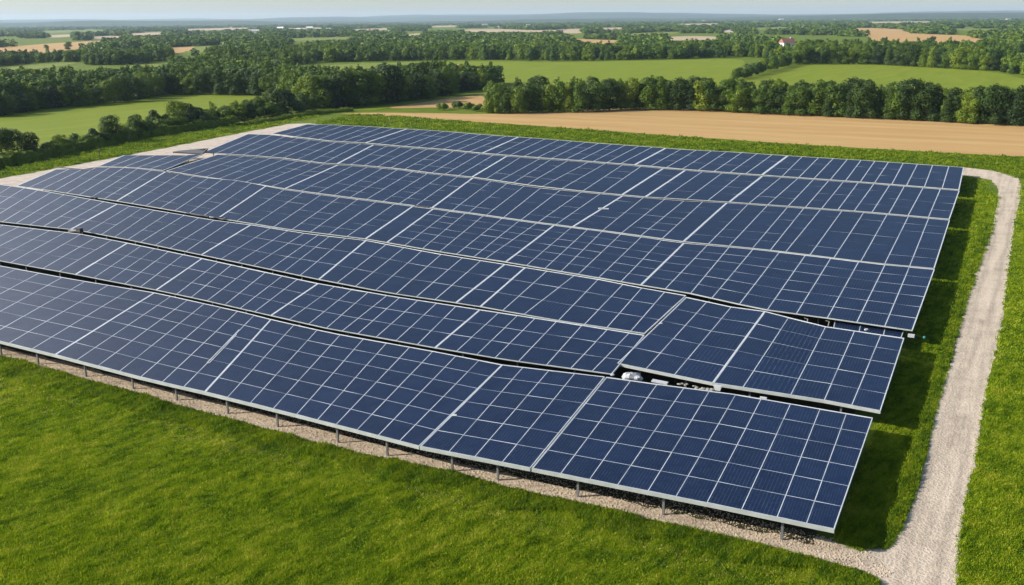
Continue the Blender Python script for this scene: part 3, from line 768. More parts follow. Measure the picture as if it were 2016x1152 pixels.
while x < 2040:
    for dy, hk in ((-9, 0.86), (-20, 0.80)):
        if dy == -20 and x > 1180: continue
        y = interp(belt, x) + dy + rng.uniform(-2, 2)
        k = str(rng.choice(['tall', 'round', 'dark', 'dark']))
        tree_at(x + rng.uniform(-8, 8), y, interp(belt_h, x) * rng.uniform(0.85, 1.1) * hk, k, '%s in the inner lines of the wheat field tree belt' % KINDS[k]['words'], 'inner trees of the wheat field tree belt', rng.uniform(0.9, 1.15) * (1.25 if k == 'tall' else 1.0))
    x += rng.uniform(20, 30)
for x, y in ((900, 214), (922, 216), (940, 219), (870, 217), (958, 222)):
    tree_at(x, y, 15, 'bush', 'low bush on the grass strip at the left end of the wheat field tree belt', 'bushes at the left end of the tree belt', 1.3, 'hedgerow_bush', 'bush')

# the big wood on the left: the trees of its front edge are things, the mass behind is one woodland
edge = [(-60, 238), (0, 229), (100, 214), (180, 207), (240, 201), (340, 185), (430, 187), (515, 188), (570, 200), (592, 213), (650, 213), (700, 209), (754, 205), (837, 196), (900, 184), (960, 174), (1010, 168)]
edge_h = [(-60, 40), (100, 38), (340, 46), (515, 46), (600, 62), (750, 66), (850, 56), (900, 48), (960, 36), (1010, 34)]
x = -20.0; line = []
while x < 965:
    line.append((x, interp(edge, x) + rng.uniform(-2.0, 0.5), interp(edge_h, x) * rng.uniform(0.78, 1.12)))
    x += rng.uniform(13, 21)
for i, (x, y, h) in enumerate(line):
    k = str(rng.choice(['tall', 'round', 'round', 'dark', 'dark', 'yellow' if 600 < x < 900 and rng.random() < 0.5 else 'round']))
    tree_at(x, y, h, k, '%s, %s from the left along the front edge of the left wood' % (KINDS[k]['words'], ordinal(i)), 'trees along the front edge of the left wood', rng.uniform(0.95, 1.3) * (1.25 if k == 'tall' else 1.0))
for x, y, h, k in ((832, 184, 60, 'dark'), (858, 178, 66, 'tall'), (870, 176, 46, 'round'), (810, 180, 54, 'round')):
    tree_at(x, y, h, k, '%s standing above the right end of the left wood' % KINDS[k]['words'], 'taller trees above the right end of the left wood', 1.1)
# diagonal hedge line between the two right meadows
for i in range(16):
    f = i / 15; x = 1448 + 125 * f; y = 158 - 36 * f
    k = 'bush' if i % 3 else 'round'
    tree_at(x, y, 22 + 4 * f, k, '%s in the diagonal hedge line between the two right meadows' % KINDS[k]['words'], 'diagonal hedge line between the right meadows', 1.1, 'hedgerow_bush' if k == 'bush' else 'broadleaf_tree', 'bush' if k == 'bush' else 'tree')
# second tree line, behind the right meadow
x = 1575.0; i = 0
while x < 2000:
    y = interp([(1575, 127), (1700, 126), (1850, 134), (1960, 140), (2016, 150)], x)
    k = str(rng.choice(['round', 'round', 'dark', 'tall']))
    tree_at(x, y, rng.uniform(28, 40) * (1.0 if x < 1960 else 0.5), k, '%s, %s from the left behind the right-hand meadow' % (KINDS[k]['words'], ordinal(i)), 'tree line behind the right meadow', rng.uniform(1.0, 1.3) * (1.2 if k == 'tall' else 1.0))
    x += rng.uniform(14, 22); i += 1
# lone trees in the far wheat fields
for x, y, h, lab in ((1834, 89, 16, 'lone round tree standing in the far right wheat field'), (1741, 84, 9, 'small lone bushy tree left of centre in the far right wheat field'),
                     (1783, 86, 6, 'low dark thicket in the far right wheat field'), (1868, 90, 8, 'low dark clump at the lower edge of the far right wheat field'),
                     (1905, 94, 14, 'bright tree at the lower edge of the far right wheat field'), (135, 98, 14, 'dark lone tree in the far left wheat field'), (152, 79, 14, 'dark tree above the far left wheat field'),
                     (92, 98, 9, 'low bush in the far left wheat field'), (193, 96, 12, 'wide dark bush at the right end of the far left wheat field'), (1680, 68, 14, 'dark clump of trees jutting into the far right wheat field')):
    tree_at(x, y, h, 'round', lab, None, 1.3 if 'thicket' not in lab else 2.2)

# ------------------------------------------------------------------ scattered stuff
def scatter(name, pts, rot, scl, protos, kind_='stuff'):
    me = bpy.data.meshes.new(name)
    n = len(pts)
    me.vertices.add(n); me.vertices.foreach_set('co', np.asarray(pts, np.float32).ravel())
    a = me.attributes.new('rot', 'FLOAT_VECTOR', 'POINT'); a.data.foreach_set('vector', np.asarray(rot, np.float32).ravel())
    a = me.attributes.new('scl', 'FLOAT_VECTOR', 'POINT'); a.data.foreach_set('vector', np.asarray(scl, np.float32).ravel())
    a = me.attributes.new('pick', 'INT', 'POINT'); a.data.foreach_set('value', rng.integers(0, len(protos), n).astype(np.int32))
    o = link(name, me)
    g = bpy.data.node_groups.new(name, 'GeometryNodeTree')
    g.interface.new_socket(name='Geometry', in_out='INPUT', socket_type='NodeSocketGeometry')
    g.interface.new_socket(name='Geometry', in_out='OUTPUT', socket_type='NodeSocketGeometry')
    gi = g.nodes.new('NodeGroupInput'); go = g.nodes.new('NodeGroupOutput')
    j = g.nodes.new('GeometryNodeJoinGeometry')
    for pr in reversed(protos):
        oi = g.nodes.new('GeometryNodeObjectInfo'); oi.transform_space = 'ORIGINAL'
        oi.inputs['Object'].default_value = pr; oi.inputs['As Instance'].default_value = True
        g.links.new(oi.outputs['Geometry'], j.inputs[0])
    ip = g.nodes.new('GeometryNodeInstanceOnPoints'); ip.inputs['Pick Instance'].default_value = True
    def attr(nm, t):
        q = g.nodes.new('GeometryNodeInputNamedAttribute'); q.data_type = t; q.inputs['Name'].default_value = nm
        return q.outputs['Attribute']
    g.links.new(gi.outputs[0], ip.inputs['Points']); g.links.new(j.outputs[0], ip.inputs['Instance'])
    g.links.new(attr('pick', 'INT'), ip.inputs['Instance Index'])
    e2r = g.nodes.new('FunctionNodeEulerToRotation'); g.links.new(attr('rot', 'FLOAT_VECTOR'), e2r.inputs[0])
    g.links.new(e2r.outputs[0], ip.inputs['Rotation']); g.links.new(attr('scl', 'FLOAT_VECTOR'), ip.inputs['Scale'])
    g.links.new(ip.outputs[0], go.inputs[0])
    md = o.modifiers.new('scatter', 'NODES'); md.node_group = g
    return tag(o, kind=kind_)

def proto(name, mesh): return bpy.data.objects.new(name, mesh)      # mesh source only, not part of the scene

def inside(px, py, poly):
    x, y = np.asarray(px), np.asarray(py); r = np.zeros(x.shape, bool); n = len(poly)
    for i in range(n):
        (x0, y0), (x1, y1) = poly[i][:2], poly[(i + 1) % n][:2]
        c = ((y0 > y) != (y1 > y)) & (x < (x1 - x0) * (y - y0) / (y1 - y0 + 1e-12) + x0)
        r ^= c
    return r

def Pn(x, y):
    d = _f[None] * FPX + _r[None] * (x - 1008)[:, None] + _u[None] * (576 - y)[:, None]
    t = -H / d[:, 2]
    return np.array([0, 0, H]) + d * t[:, None]

def vnoise(x, y, seed):
    """cheap smooth value noise"""
    r = np.random.default_rng(seed); g = r.random((64, 64))
    xi = np.floor(x).astype(int); yi = np.floor(y).astype(int); fx = x - xi; fy = y - yi
    fx = fx * fx * (3 - 2 * fx); fy = fy * fy * (3 - 2 * fy)
    a = g[xi % 64, yi % 64]; b = g[(xi + 1) % 64, yi % 64]; c = g[xi % 64, (yi + 1) % 64]; d = g[(xi + 1) % 64, (yi + 1) % 64]
    return (a * (1 - fx) + b * fx) * (1 - fy) + (c * (1 - fx) + d * fx) * fy

tree_src = [proto('wood_tree', crown_mesh('wood_crown', M['leaffar'], fn(h, w, s), n, sz, s)) for fn, h, w, s, n, sz in
            ((lobes_round, 8, 7, 61, 1700, 0.33), (lobes_round, 8, 6, 62, 1700, 0.33), (lobes_tall, 9, 4.8, 63, 1300, 0.31), (lobes_round, 7.5, 7.5, 64, 1700, 0.33), (lobes_tall, 8.5, 5, 65, 1300, 0.31))]
far_src = [proto('far_tree', crown_mesh('far_crown', M['leaffar'], lobes_round(8, 8.5, s, 7), 170, 1.05, s)) for s in (71, 72, 73, 74)]

def wood(name, poly, spacing_px, hm, protos, avoid=(), wide=1.2, clear=0.0):
    xs = [p[0] for p in poly]; ys = [p[1] for p in poly]
    n = int((max(xs) - min(xs)) * (max(ys) - min(ys)) / (spacing_px[0] * spacing_px[1]))
    x = rng.uniform(min(xs), max(xs), n); y = rng.uniform(min(ys), max(ys), n)
    k = inside(x, y, poly)
    for a in avoid: k &= ~inside(x, y, a)
    if clear > 0: k &= vnoise(Pn(x, y)[:, 0] / 150.0 + 200, Pn(x, y)[:, 1] / 260.0, 9) > clear
    x, y = x[k], y[k]; p = Pn(x, y); n = len(p)
    s = hm / 8.0 * rng.uniform(0.72, 1.15, n)
    rot = np.zeros((n, 3)); rot[:, 2] = rng.uniform(0, 6.28, n)
    w = s * wide * rng.uniform(0.85, 1.2, n)
    return scatter(name, p, rot, np.stack([w, w, s], 1), protos)

def grow(poly, up, dn):
    cy = sum(p[1] for p in poly) / len(poly); cx = sum(p[0] for p in poly) / len(poly)
    return [(cx + (x - cx) * 1.03, y - up if y < cy else y + dn * (y - horizon(x))) for x, y in poly]
woodA = [(-80, 232), (0, 222), (100, 208), (180, 200), (240, 194), (340, 179), (430, 181), (520, 182), (585, 200), (600, 208), (650, 208), (754, 199), (837, 189), (900, 177), (960, 170), (980, 164), (940, 166), (900, 168),
         (860, 166), (780, 172), (690, 176), (610, 174), (560, 160), (470, 154), (420, 158), (330, 168), (240, 178), (120, 178), (0, 186), (-80, 194)]
wood('woodland', woodA, (9, 2.6), 7.6, tree_src)
bandC = [(410, 132), (470, 132), (600, 128), (620, 124), (735, 121), (800, 120), (885, 118), (980, 119), (1100, 121), (1300, 117), (1470, 113), (1560, 119), (1580, 122), (1640, 112), (1560, 104), (1500, 100), (1470, 98),
         (1300, 100), (1100, 102), (930, 104), (760, 104), (620, 104), (560, 108), (440, 108), (400, 118)]
wood('woodland', bandC, (8, 2.0), 7.4, tree_src, [[(1532, 84), (1568, 84), (1574, 112), (1528, 112)], grow([(1112, 75), (1160, 78), (1222, 79), (1214, 89), (1150, 84)], 0, 0.3)])
leftC = [(-60, 126), (0, 121), (90, 118), (180, 117), (290, 112), (330, 106), (345, 112), (320, 122), (230, 128), (160, 134), (180, 140), (240, 146), (300, 142), (330, 134), (400, 128), (410, 134), (330, 147), (240, 152), (60, 160), (40, 152), (150, 128), (0, 132), (-60, 138)]
wood('woodland', [(-60, 127), (0, 122), (90, 119), (165, 117), (165, 122), (90, 124), (0, 131), (-60, 136)], (9, 2.0), 7.0, tree_src)
wood('woodland', [(165, 122), (240, 119), (290, 113), (330, 107), (345, 112), (320, 122), (235, 128), (160, 130)], (9, 2.0), 7.5, tree_src)
wood('woodland', [(330, 150), (345, 142), (410, 136), (440, 140), (540, 140), (570, 146), (560, 158), (470, 152), (420, 156), (340, 162)], (10, 2.6), 7.4, tree_src)
rightC = [(1490, 104), (1600, 100), (1712, 98), (1800, 97), (1880, 100), (1935, 104), (1975, 118), (2000, 132), (2016, 140), (2100, 150), (2100, 158), (2000, 146), (1960, 136), (1850, 130), (1700, 122), (1600, 120), (1560, 112)]
wood('woodland', rightC, (9, 2.2), 7.5, tree_src, [[(1532, 84), (1568, 84), (1574, 112), (1528, 112)]])
wood('woodland', [(1925, 98), (2016, 99), (2100, 101), (2100, 105), (2016, 105), (1940, 102)], (9, 1.6), 7.0, tree_src)

# far patchwork: woods between the far fields, thinning out to the horizon
avoid = [[(1532, 84), (1568, 84), (1574, 116), (1528, 116)]]
for px in FIELD_PX:
    cy = sum(p[1] for p in px) / len(px)
    hor_ = horizon(sum(p[0] for p in px) / len(px))
    dn = 0.36
    avoid.append(grow(px, 0.0, dn))
def band(y0, y1, sx, sy, hm, wide, protos, holes):
    # follows the tilted horizon
    poly = [(-120, y0 + horizon(-120)), (2130, y0 + horizon(2130)), (2130, y1 + horizon(2130)), (-120, y1 + horizon(-120))]
    return wood('woodland', poly, (sx, sy), hm, protos, avoid + holes, wide, 0.36)
band(46, 70, 7, 1.7, 7.0, 1.25, far_src, [])
band(28, 47, 6, 1.1, 7.5, 1.5, far_src, [])
band(16, 28.5, 6, 0.75, 8.0, 2.2, far_src, [])
band(8.5, 16.5, 7, 0.5, 8.0, 3.5, far_src, [])
band(5.0, 8.7, 9, 0.4, 9.0, 6.0, far_src, [])

# ------------------------------------------------------------------ clipped hedges and verge
def hedge(name, pts, w, h, label, n, mat, seed):
    r = np.random.default_rng(seed)
    W = [P(x, y) for x, y in pts]; base = W[len(W) // 2]
    seg = [np.linalg.norm(W[i + 1] - W[i]) for i in range(len(W) - 1)]; tot = sum(seg)
    t = r.uniform(0, tot, n); c = np.zeros((n, 3)); nn = np.zeros((n, 3))
    cum = np.concatenate([[0], np.cumsum(seg)])
    for i in range(len(seg)):
        k = (t >= cum[i]) & (t <= cum[i + 1]); f = ((t[k] - cum[i]) / seg[i])[:, None]
        d = (W[i + 1] - W[i]) / seg[i]; side = np.array([-d[1], d[0], 0])
        a = r.uniform(-0.25, math.pi + 0.25, k.sum())
        wob = 1 + 0.18 * np.sin(t[k] * 0.55 + seed) + 0.10 * np.sin(t[k] * 1.7)
        off = np.sign(np.cos(a)) * np.abs(np.cos(a)) ** 0.6 * w / 2 * wob; z = np.clip(np.abs(np.sin(a)) ** 0.6 * h * wob, 0.05, None) + r.normal(0, 0.08, k.sum())
        c[k] = W[i] * (1 - f) + W[i + 1] * f + side * off[:, None]; c[k, 2] = z
        nn[k] = side * np.cos(a)[:, None]; nn[k, 2] = np.sin(a)
    nn += r.normal(0, 0.4, (n, 3)); nn /= np.linalg.norm(nn, axis=1)[:, None]
    tt = np.cross(nn, r.normal(size=(n, 3))); tt /= np.linalg.norm(tt, axis=1)[:, None]; b = np.cross(nn, tt)
    s = (0.28 * r.uniform(0.6, 1.2, n))[:, None]
    c = c - base
    V = np.stack([c + tt * s, c + b * s * .8, c - tt * s, c - b * s * .8], 1).reshape(-1, 3)
    me = bpy.data.meshes.new(name); me.vertices.add(4 * n); me.vertices.foreach_set('co', V.astype(np.float32).ravel())
    me.loops.add(4 * n); me.loops.foreach_set('vertex_index', np.arange(4 * n, dtype=np.int32))
    me.polygons.add(n); me.polygons.foreach_set('loop_start', np.arange(0, 4 * n, 4, dtype=np.int32))
    me.materials.append(mat); me.update(calc_edges=True)
    return tag(link(name, me, None, base), label, 'hedge')
hedge('clipped_hedge', [(-70, 344), (0, 330), (100, 309), (184, 291)], 2.4, 1.7, 'clipped green hedge running in from the left edge beside the verge', 9000, M['leafyellow'], 1)
hedge('clipped_hedge', [(186, 289), (260, 274), (320, 264), (400, 253), (463, 244)], 2.2, 1.6, 'clipped green hedge beside the verge, from the lone post to its rounded end', 7000, M['leafyellow'], 2)
hedge('clipped_hedge', [(470, 249), (520, 241), (570, 233), (620, 225), (690, 219)], 2.4, 0.8, 'low rough hedge near the far left corner of the array', 5000, M['leafyellow'], 3)

# ------------------------------------------------------------------ grass and stones
def tuft(seed, n, h, spread, mat, wid=0.018):
    r = np.random.default_rng(seed); v = []; f = []
    for i in range(n):
        a = r.uniform(0, 6.28); q = spread * math.sqrt(r.uniform(0, 1)); x, y = q * math.cos(a), q * math.sin(a)
        b = r.uniform(0, 6.28); l = h * r.uniform(0.6, 1.2); lean = l * r.uniform(0.1, 0.6)
        t = r.uniform(0, 6.28); wx, wy = wid * math.cos(t), wid * math.sin(t); k = len(v)
        mx, my = x + lean * 0.4 * math.cos(b), y + lean * 0.4 * math.sin(b)
        v += [(x - wx, y - wy, 0), (x + wx, y + wy, 0), (mx + wx * .8, my + wy * .8, l * 0.6), (mx - wx * .8, my - wy * .8, l * 0.6), (x + lean * math.cos(b), y + lean * math.sin(b), l)]
        f += [(k, k + 1, k + 2, k + 3), (k + 3, k + 2, k + 4)]
    return proto('tuft', mesh_from('tuft', v, f, [mat]))
tufts = [tuft(s, 26, 0.10, 0.30, M['blade']) for s in (1, 2, 3)]
lush = [tuft(s, 30, 0.20, 0.28, M['lush'], 0.022) for s in (4, 5, 6)]

def grass(name, poly, per, protos, s0, avoid=(), zone=0.0):
    xs = [p[0] for p in poly]; ys = [p[1] for p in poly]
    n = int((max(xs) - min(xs)) * (max(ys) - min(ys)) / per)
    x = rng.uniform(min(xs), max(xs), n); y = rng.uniform(min(ys), max(ys), n)
    k = inside(x, y, poly)
    for a in avoid: k &= ~inside(x, y, a)
    x, y = x[k], y[k]; p = Pn(x, y); n = len(p)
    d = np.linalg.norm(p, axis=1)
    hum = 0.55 + 0.95 * vnoise(p[:, 0] / 1.1, p[:, 1] / 1.1, 3) * (0.5 + vnoise(p[:, 0] / 4.0, p[:, 1] / 4.0, 4))
    s = s0 * hum * np.maximum(1, d / 55) ** 0.35 * rng.uniform(0.7, 1.25, n)
    rot = np.zeros((n, 3)); rot[:, 2] = rng.uniform(0, 6.28, n); rot[:, :2] = rng.normal(0, 0.12, (n, 2))
    return scatter(name, p, rot, np.stack([np.maximum(1, d / 55) * 1.1, np.maximum(1, d / 55) * 1.1, s], 1), protos)
fg = [(-500, 578)] + gravel_outer + [(1722, 1300), (-500, 1300)]
fg = [(x, y + 3) for x, y in fg]
lush_band = shifted(gravel_outer, 2) + [(x, y + 30 + 16 * math.sin(x / 37.0) * (0.4 + x / 2500)) for x, y in reversed(gravel_outer)]
grass('grass', fg, 11, tufts, 1.0)
grass('grass', lush_band, 6, lush, 0.9)
hayt = [tuft(s, 16, 0.08, 0.34, M['hay']) for s in (7, 8)]
def hay_band(lo, hi, wob):
    a = [(x, y + lo + wob * math.sin(x / 90.0)) for x, y in gravel_outer]
    return a + [(x, y + hi + wob * math.sin(x / 70.0 + 1)) for x, y in reversed(gravel_outer)]
grass('dry_grass', hay_band(40, 52, 8), 40, hayt, 1.1)
grass('dry_grass', hay_band(66, 84, 12), 90, hayt, 1.0)
strip = [(1690, 1082), (1745, 1078), (1762, 1050), (1794, 974), (1818, 884), (1832, 821), (1852, 752), (1873, 675), (1898, 588), (1922, 519), (1950, 442), (1960, 392), (1940, 358), (1900, 348), (1885, 375), (1838, 540), (1800, 660), (1735, 830), (1650, 1065)]
grass('grass', strip, 11, tufts, 1.1)
strip_edge = [(1745, 1078), (1762, 1050), (1794, 974), (1818, 884), (1832, 821), (1852, 752), (1873, 675), (1898, 588), (1922, 519), (1950, 442)]
grass('grass', strip_edge + [(x - 32 * (y - 200) / 880, y) for x, y in reversed(strip_edge)], 9, lush, 0.75)
right_side = [(1888, 1300), (1890, 1150), (1894, 1064), (1908, 974), (1925, 915), (1935, 839), (1946, 776), (1977, 640), (1991, 519), (2005, 425), (2012, 399), (2015, 365), (2060, 340), (2400, 345), (2700, 700), (2700, 1300)]
grass('grass', right_side, 12, tufts, 1.0)
verge_back = [(610, 243), (700, 226), (770, 228), (879, 238), (1100, 253), (1350, 271), (1663, 292), (2016, 311), (2060, 345), (2010, 352), (1960, 336), (1898, 328), (1700, 314), (1550, 305), (1350, 292), (1160, 279), (960, 263), (800, 252)]
grass('grass', verge_back, 8, lush + lush[:1] + tufts[:1], 0.75)
verge_left = [(-80, 366), (0, 350), (198, 314), (288, 297), (380, 279), (486, 258), (570, 242), (640, 226), (560, 236), (463, 249), (320, 270), (184, 297), (0, 336), (-80, 350)]
grass('grass', verge_left, 8, lush[:2] + tufts[:2], 0.9)

def pebble(seed):
    r = np.random.default_rng(seed); v = []
    for z, k in ((-0.6, 0.8), (0.25, 1.0), (0.8, 0.5)):
        for i in range(6):
            a = i * math.pi / 3; q = k * r.uniform(0.7, 1.15); v.append((q * math.cos(a), q * math.sin(a), z))
    f = [(5, 4, 3, 2, 1, 0), (12, 13, 14, 15, 16, 17)]
    for lay in (0, 6):
        for i in range(6): f.append((lay + i, lay + (i + 1) % 6, lay + 6 + (i + 1) % 6, lay + 6 + i))
    return proto('pebble', mesh_from('pebble', v, f, [M['gravel']]))
pebbles = [pebble(s) for s in (1, 2, 3)]
def stones(name, poly, per, smin, smax):
    xs = [p[0] for p in poly]; ys = [p[1] for p in poly]
    n = int((max(xs) - min(xs)) * (max(ys) - min(ys)) / per)
    x = rng.uniform(min(xs), max(xs), n); y = rng.uniform(min(ys), max(ys), n); k = inside(x, y, poly)
    p = Pn(x[k], y[k]); n = len(p)
    s = rng.uniform(smin, smax, n) ** 1.0
    rot = rng.uniform(0, 6.28, (n, 3))
    p[:, 2] = 0.01
    return scatter(name, p, rot, np.stack([s, s * rng.uniform(.7, 1, n), s * rng.uniform(.5, .9, n)], 1), pebbles)
stones('gravel', gravel_outer + [(1760, 1130), (1700, 1082), (1640, 1060), (1390, 1000), (1048, 930), (828, 884), (590, 825), (290, 755), (0, 682), (-160, 640)], 9, 0.022, 0.06)
stones('gravel', [(1722, 1150), (1690, 1110)] + road_left[:9] + road_right[8:] + [(1725, 1300)], 45, 0.012, 0.03)

# ------------------------------------------------------------------ small things on and round the array
def placed(name, px, z, label, cat):
    return tag(empty(name, P(px[0], px[1], z)), label, cat)

def lumpy(c, r, seed, flat=0.6):
    q = np.random.default_rng(seed); v = []; f = []; n, m = 10, 6
    for j in range(m + 1):
        t = math.pi * j / m
        for i in range(n):
            a = 2 * math.pi * i / n; k = q.uniform(0.72, 1.2)
            v.append((c[0] + r[0] * k * math.sin(t) * math.cos(a), c[1] + r[1] * k * math.sin(t) * math.sin(a), c[2] + r[2] * k * math.cos(t)))
    for j in range(m):
        for i in range(n): f.append((j * n + i, j * n + (i + 1) % n, (j + 1) * n + (i + 1) % n, (j + 1) * n + i))
    return v, f
RZ = math.radians(-29)     # direction of the rows
# debris in the gap behind the front row: it lies on boards over the front row's back rail
p = P(1243, 743, 1.45); v, f = lumpy((0, 0, 0.05), (0.62, 0.28, 0.30), 3)
v2, f2 = lumpy((0.42, -0.25, 0.0), (0.30, 0.18, 0.2), 5)
n0 = len(v)
tag(link('plastic_sheeting', mesh_from('plastic_sheeting', v + v2, f + [tuple(i + n0 for i in q) for q in f2], [M['white']]), None, p), 'crumpled white plastic sheeting in the dark gap behind the front row', 'sheeting')
o = link('white_board', MB().box((0, 0, 0.0), (1.05, 0.30, 0.09), 0).mesh('white_board', [M['white']]), None, P(1299, 752, 1.5)); o.rotation_euler = (0.1, 0.03, RZ + 0.02)
tag(o, 'short white board lying in the gap behind the front row', 'board')
def heap(n, ex, ey, smin, smax, seed):
    q = np.random.default_rng(seed); V = []; Fc = []
    for i in range(n):
        r = q.uniform(smin, smax); v, f = lumpy((q.uniform(-ex, ex), q.uniform(-ey, ey), q.uniform(-0.03, 0.03)), (r * 1.4, r, r * 0.7), int(q.integers(1000)))
        k = len(V); V += v; Fc += [tuple(k + j for j in g) for g in f]
    return mesh_from('rubble', V, Fc, [M['stone']])
o = link('rubble', heap(16, 0.7, 0.16, 0.05, 0.14, 1), None, P(1382, 765, 1.42)); o.rotation_euler = (0, 0, RZ); tag(o, 'heap of pale broken rubble at the end of the gap, under the table corner', 'rubble')
o = link('rubble', heap(7, 0.5, 0.10, 0.04, 0.09, 2), None, P(1348, 757, 1.44)); o.rotation_euler = (0, 0, RZ); tag(o, 'few small pale stone pieces between the white board and the rubble heap', 'rubble')
o = MB().box((0, 0, 0), (0.34, 0.1, 0.34), 0, 0, 1.6).build('bracket', [M['rail']], None, P(1413, 764, 1.25)); o.rotation_euler = (0, 0, RZ); tag(o, 'pale tapered support bracket under the joint of the two tall tables', 'bracket')
o = MB().box((0, 0, 0), (0.42, 0.12, 0.08)).build('offcut', [M['white']], None, P(1503, 783, 1.5)); o.rotation_euler = (0, 0, RZ); tag(o, 'small pale offcut in the narrow gap behind the front row', 'offcut')

# cable box where the long dark gap steps up, second/third row on the left
t = placed('cable_box', (157, 457), 1.55, 'black cable box sticking up from the gap behind the second row', 'cable box')
MB().box((0, 0, 0.22), (0.7, 0.5, 0.4), RZ, 0, 0.85).build('housing', [M['black']], t)
MB().box((0, 0, 0.45), (0.76, 0.56, 0.05), RZ).build('lid', [M['black']], t)
MB().tube((-0.4, 0.2, 0.1), (-1.6, 0.85, -0.1), 0.14, 0.12, 8).build('cable', [M['black']], t)
# tipped panel at the left end of the fifth/sixth row
t = placed('tipped_panel', (372, 302), 1.2, 'grey panel tipped up at the ragged left end of the fifth row', 'panel')
def quad_box(a, b, c, d, th):
    return MB().hexa([np.array(q) - np.array([0, 0, th]) for q in (a, b, c, d)] + [np.array(q) for q in (a, b, c, d)])
quad_box((-3.4, 1.5, 0.12), (3.2, -2.4, 0.25), (3.9, -1.2, 0.95), (-2.6, 2.6, 0.2), 0.22).build('slab', [M['black']], t)
quad_box((-1.0, 1.3, 0.36), (3.0, -1.1, 0.95), (3.9, -0.2, 1.0), (-0.6, 2.4, 0.40), 0.06).build('cover', [M['steel']], t)
o = link('thin_sheet', quad_box((-4.0, 1.5, 0.02), (3.6, -2.6, 0.02), (3.9, -2.2, 0.06), (-3.8, 1.9, 0.06), 0.05).mesh('thin_sheet', [M['black']]), None, P(150, 332, 1.45)); tag(o, 'thin dark sheet lying along the ragged left end of the fourth row', 'sheet')
# short rails and clips lying on the glass
def rail(a, b, z, label, w=0.1):
    A, B_ = P(a[0], a[1], z), P(b[0], b[1], z); c = (A + B_) / 2
    d = (B_ - A); d /= np.linalg.norm(d); n = np.array([-d[1], d[0], 0])
    MBx = MB()
    for s in (-1, 1): MBx.bar(A - c + n * s * w, B_ - c + n * s * w, 0.06, 0.05)
    for e in (A - c, B_ - c): MBx.bar(e - n * w, e + n * w, 0.06, 0.06)
    return tag(MBx.build('mounting_rail', [M['rail']], None, c), label, 'rail')
rail((410, 714), (494, 627), 1.43, 'long loose double rail on the second table of the front row', 0.08)
rail((890, 819), (918, 790), 1.385, 'short loose double rail lying on a table seam of the front row', 0.09)
o = MB().box((0, 0, 0), (0.30, 0.24, 0.06)).build('clip', [M['rail']], None, P(894, 818, 1.385)); tag(o, 'small pale clip at the lower end of the short loose rail', 'clip')
o = MB().box((0, 0, 0), (1.3, 0.3, 0.10)).box((-0.4, 0.12, 0.05), (0.5, 0.18, 0.08), 0.8).build('bracket', [M['rail']], None, P(1188, 411, 1.46)); o.rotation_euler = (0, 0, RZ + 0.35); tag(o, 'pale broken bracket lying on a seam of the fifth row', 'bracket')
for k, (x, y, lab) in enumerate(((1302, 637, 'white lump on the rail at the left edge of the tall tables'), (1206, 738, 'white lump at the lower corner of the second row by the gap'), (1706, 649, 'pale block on the low panel strip beside the road'))):
    v, f = lumpy((0, 0, 0), (0.16, 0.12, 0.09), 20 + k); tag(link('white_lump', mesh_from('white_lump', v, f, [M['white']]), None, P(x, y, 1.42)), lab, 'lump')
t = placed('junction_box', (1794, 661), 1.35, 'white junction box with a teal plug at the road corner of the fourth row', 'junction box')
MB().box((0, 0, 0), (0.45, 0.28, 0.2), RZ).build('housing', [M['white']], t)
MB().tube((0.3, -0.05, 0), (0.75, -0.25, -0.02), 0.03, 0.03, 6).build('cable', [M['black']], t)
MB().box((0.85, -0.3, -0.02), (0.17, 0.14, 0.14), 0.5, 0, 0.8).build('plug', [M['teal']], t)
for k, (x, y, lab) in enumerate(((1589, 632, 'bent pale hook in the dark gap before the fourth row'), (1631, 637, 'upright pale clamp at the left end of the low panel strip'))):
    o = MB().tube((0, 0, -0.2), (0.05, 0, 0.15), 0.04, 0.04, 6).tube((0.05, 0, 0.15), (-0.22, 0.05, 0.22), 0.04, 0.03, 6).build('clamp', [M['stone']], None, P(x, y, 1.5)); tag(o, lab, 'clamp')
# dark cable bundles in the seams
for k, (a, b, lab) in enumerate((((366, 420), (410, 427), 'dark cable bundle lying along the third and fourth row seam'), ((412, 429), (446, 431), 'short frayed cable bundle on the fourth row seam'),
                                 ((178, 389), (192, 390), 'short dark cap on the left seam of the third row'), ((333, 341), (372, 345), 'dark cable bundle on the left seam of the fifth row'),
                                 ((817, 405), (845, 409), 'dark cable bundle in the seam below the middle of the fifth row'))):
    A, B_ = P(a[0], a[1], 1.45), P(b[0], b[1], 1.45); c = (A + B_) / 2; mb = MB(); last = A - c
    for i in range(1, 6):
        q = (A - c) * (1 - i / 5) + (B_ - c) * i / 5 + np.array([0, rng.normal(0, .06), abs(rng.normal(0, .04))]); mb.tube(last, q, 0.09, 0.09, 7); last = q
    tag(mb.build('cable_bundle', [M['black']], None, c), lab, 'cable')
t = placed('marker_post', (197, 314), 0, 'thin dark post standing in the verge beside the hedge end', 'post')
MB().tube((0, 0, -0.3), (0.05, 0, 1.9), 0.07, 0.06, 8).build('shaft', [M['timber']], t)
MB().box((0.05, 0, 1.75), (0.7, 0.05, 0.18), RZ).build('crossbar', [M['timber']], t)

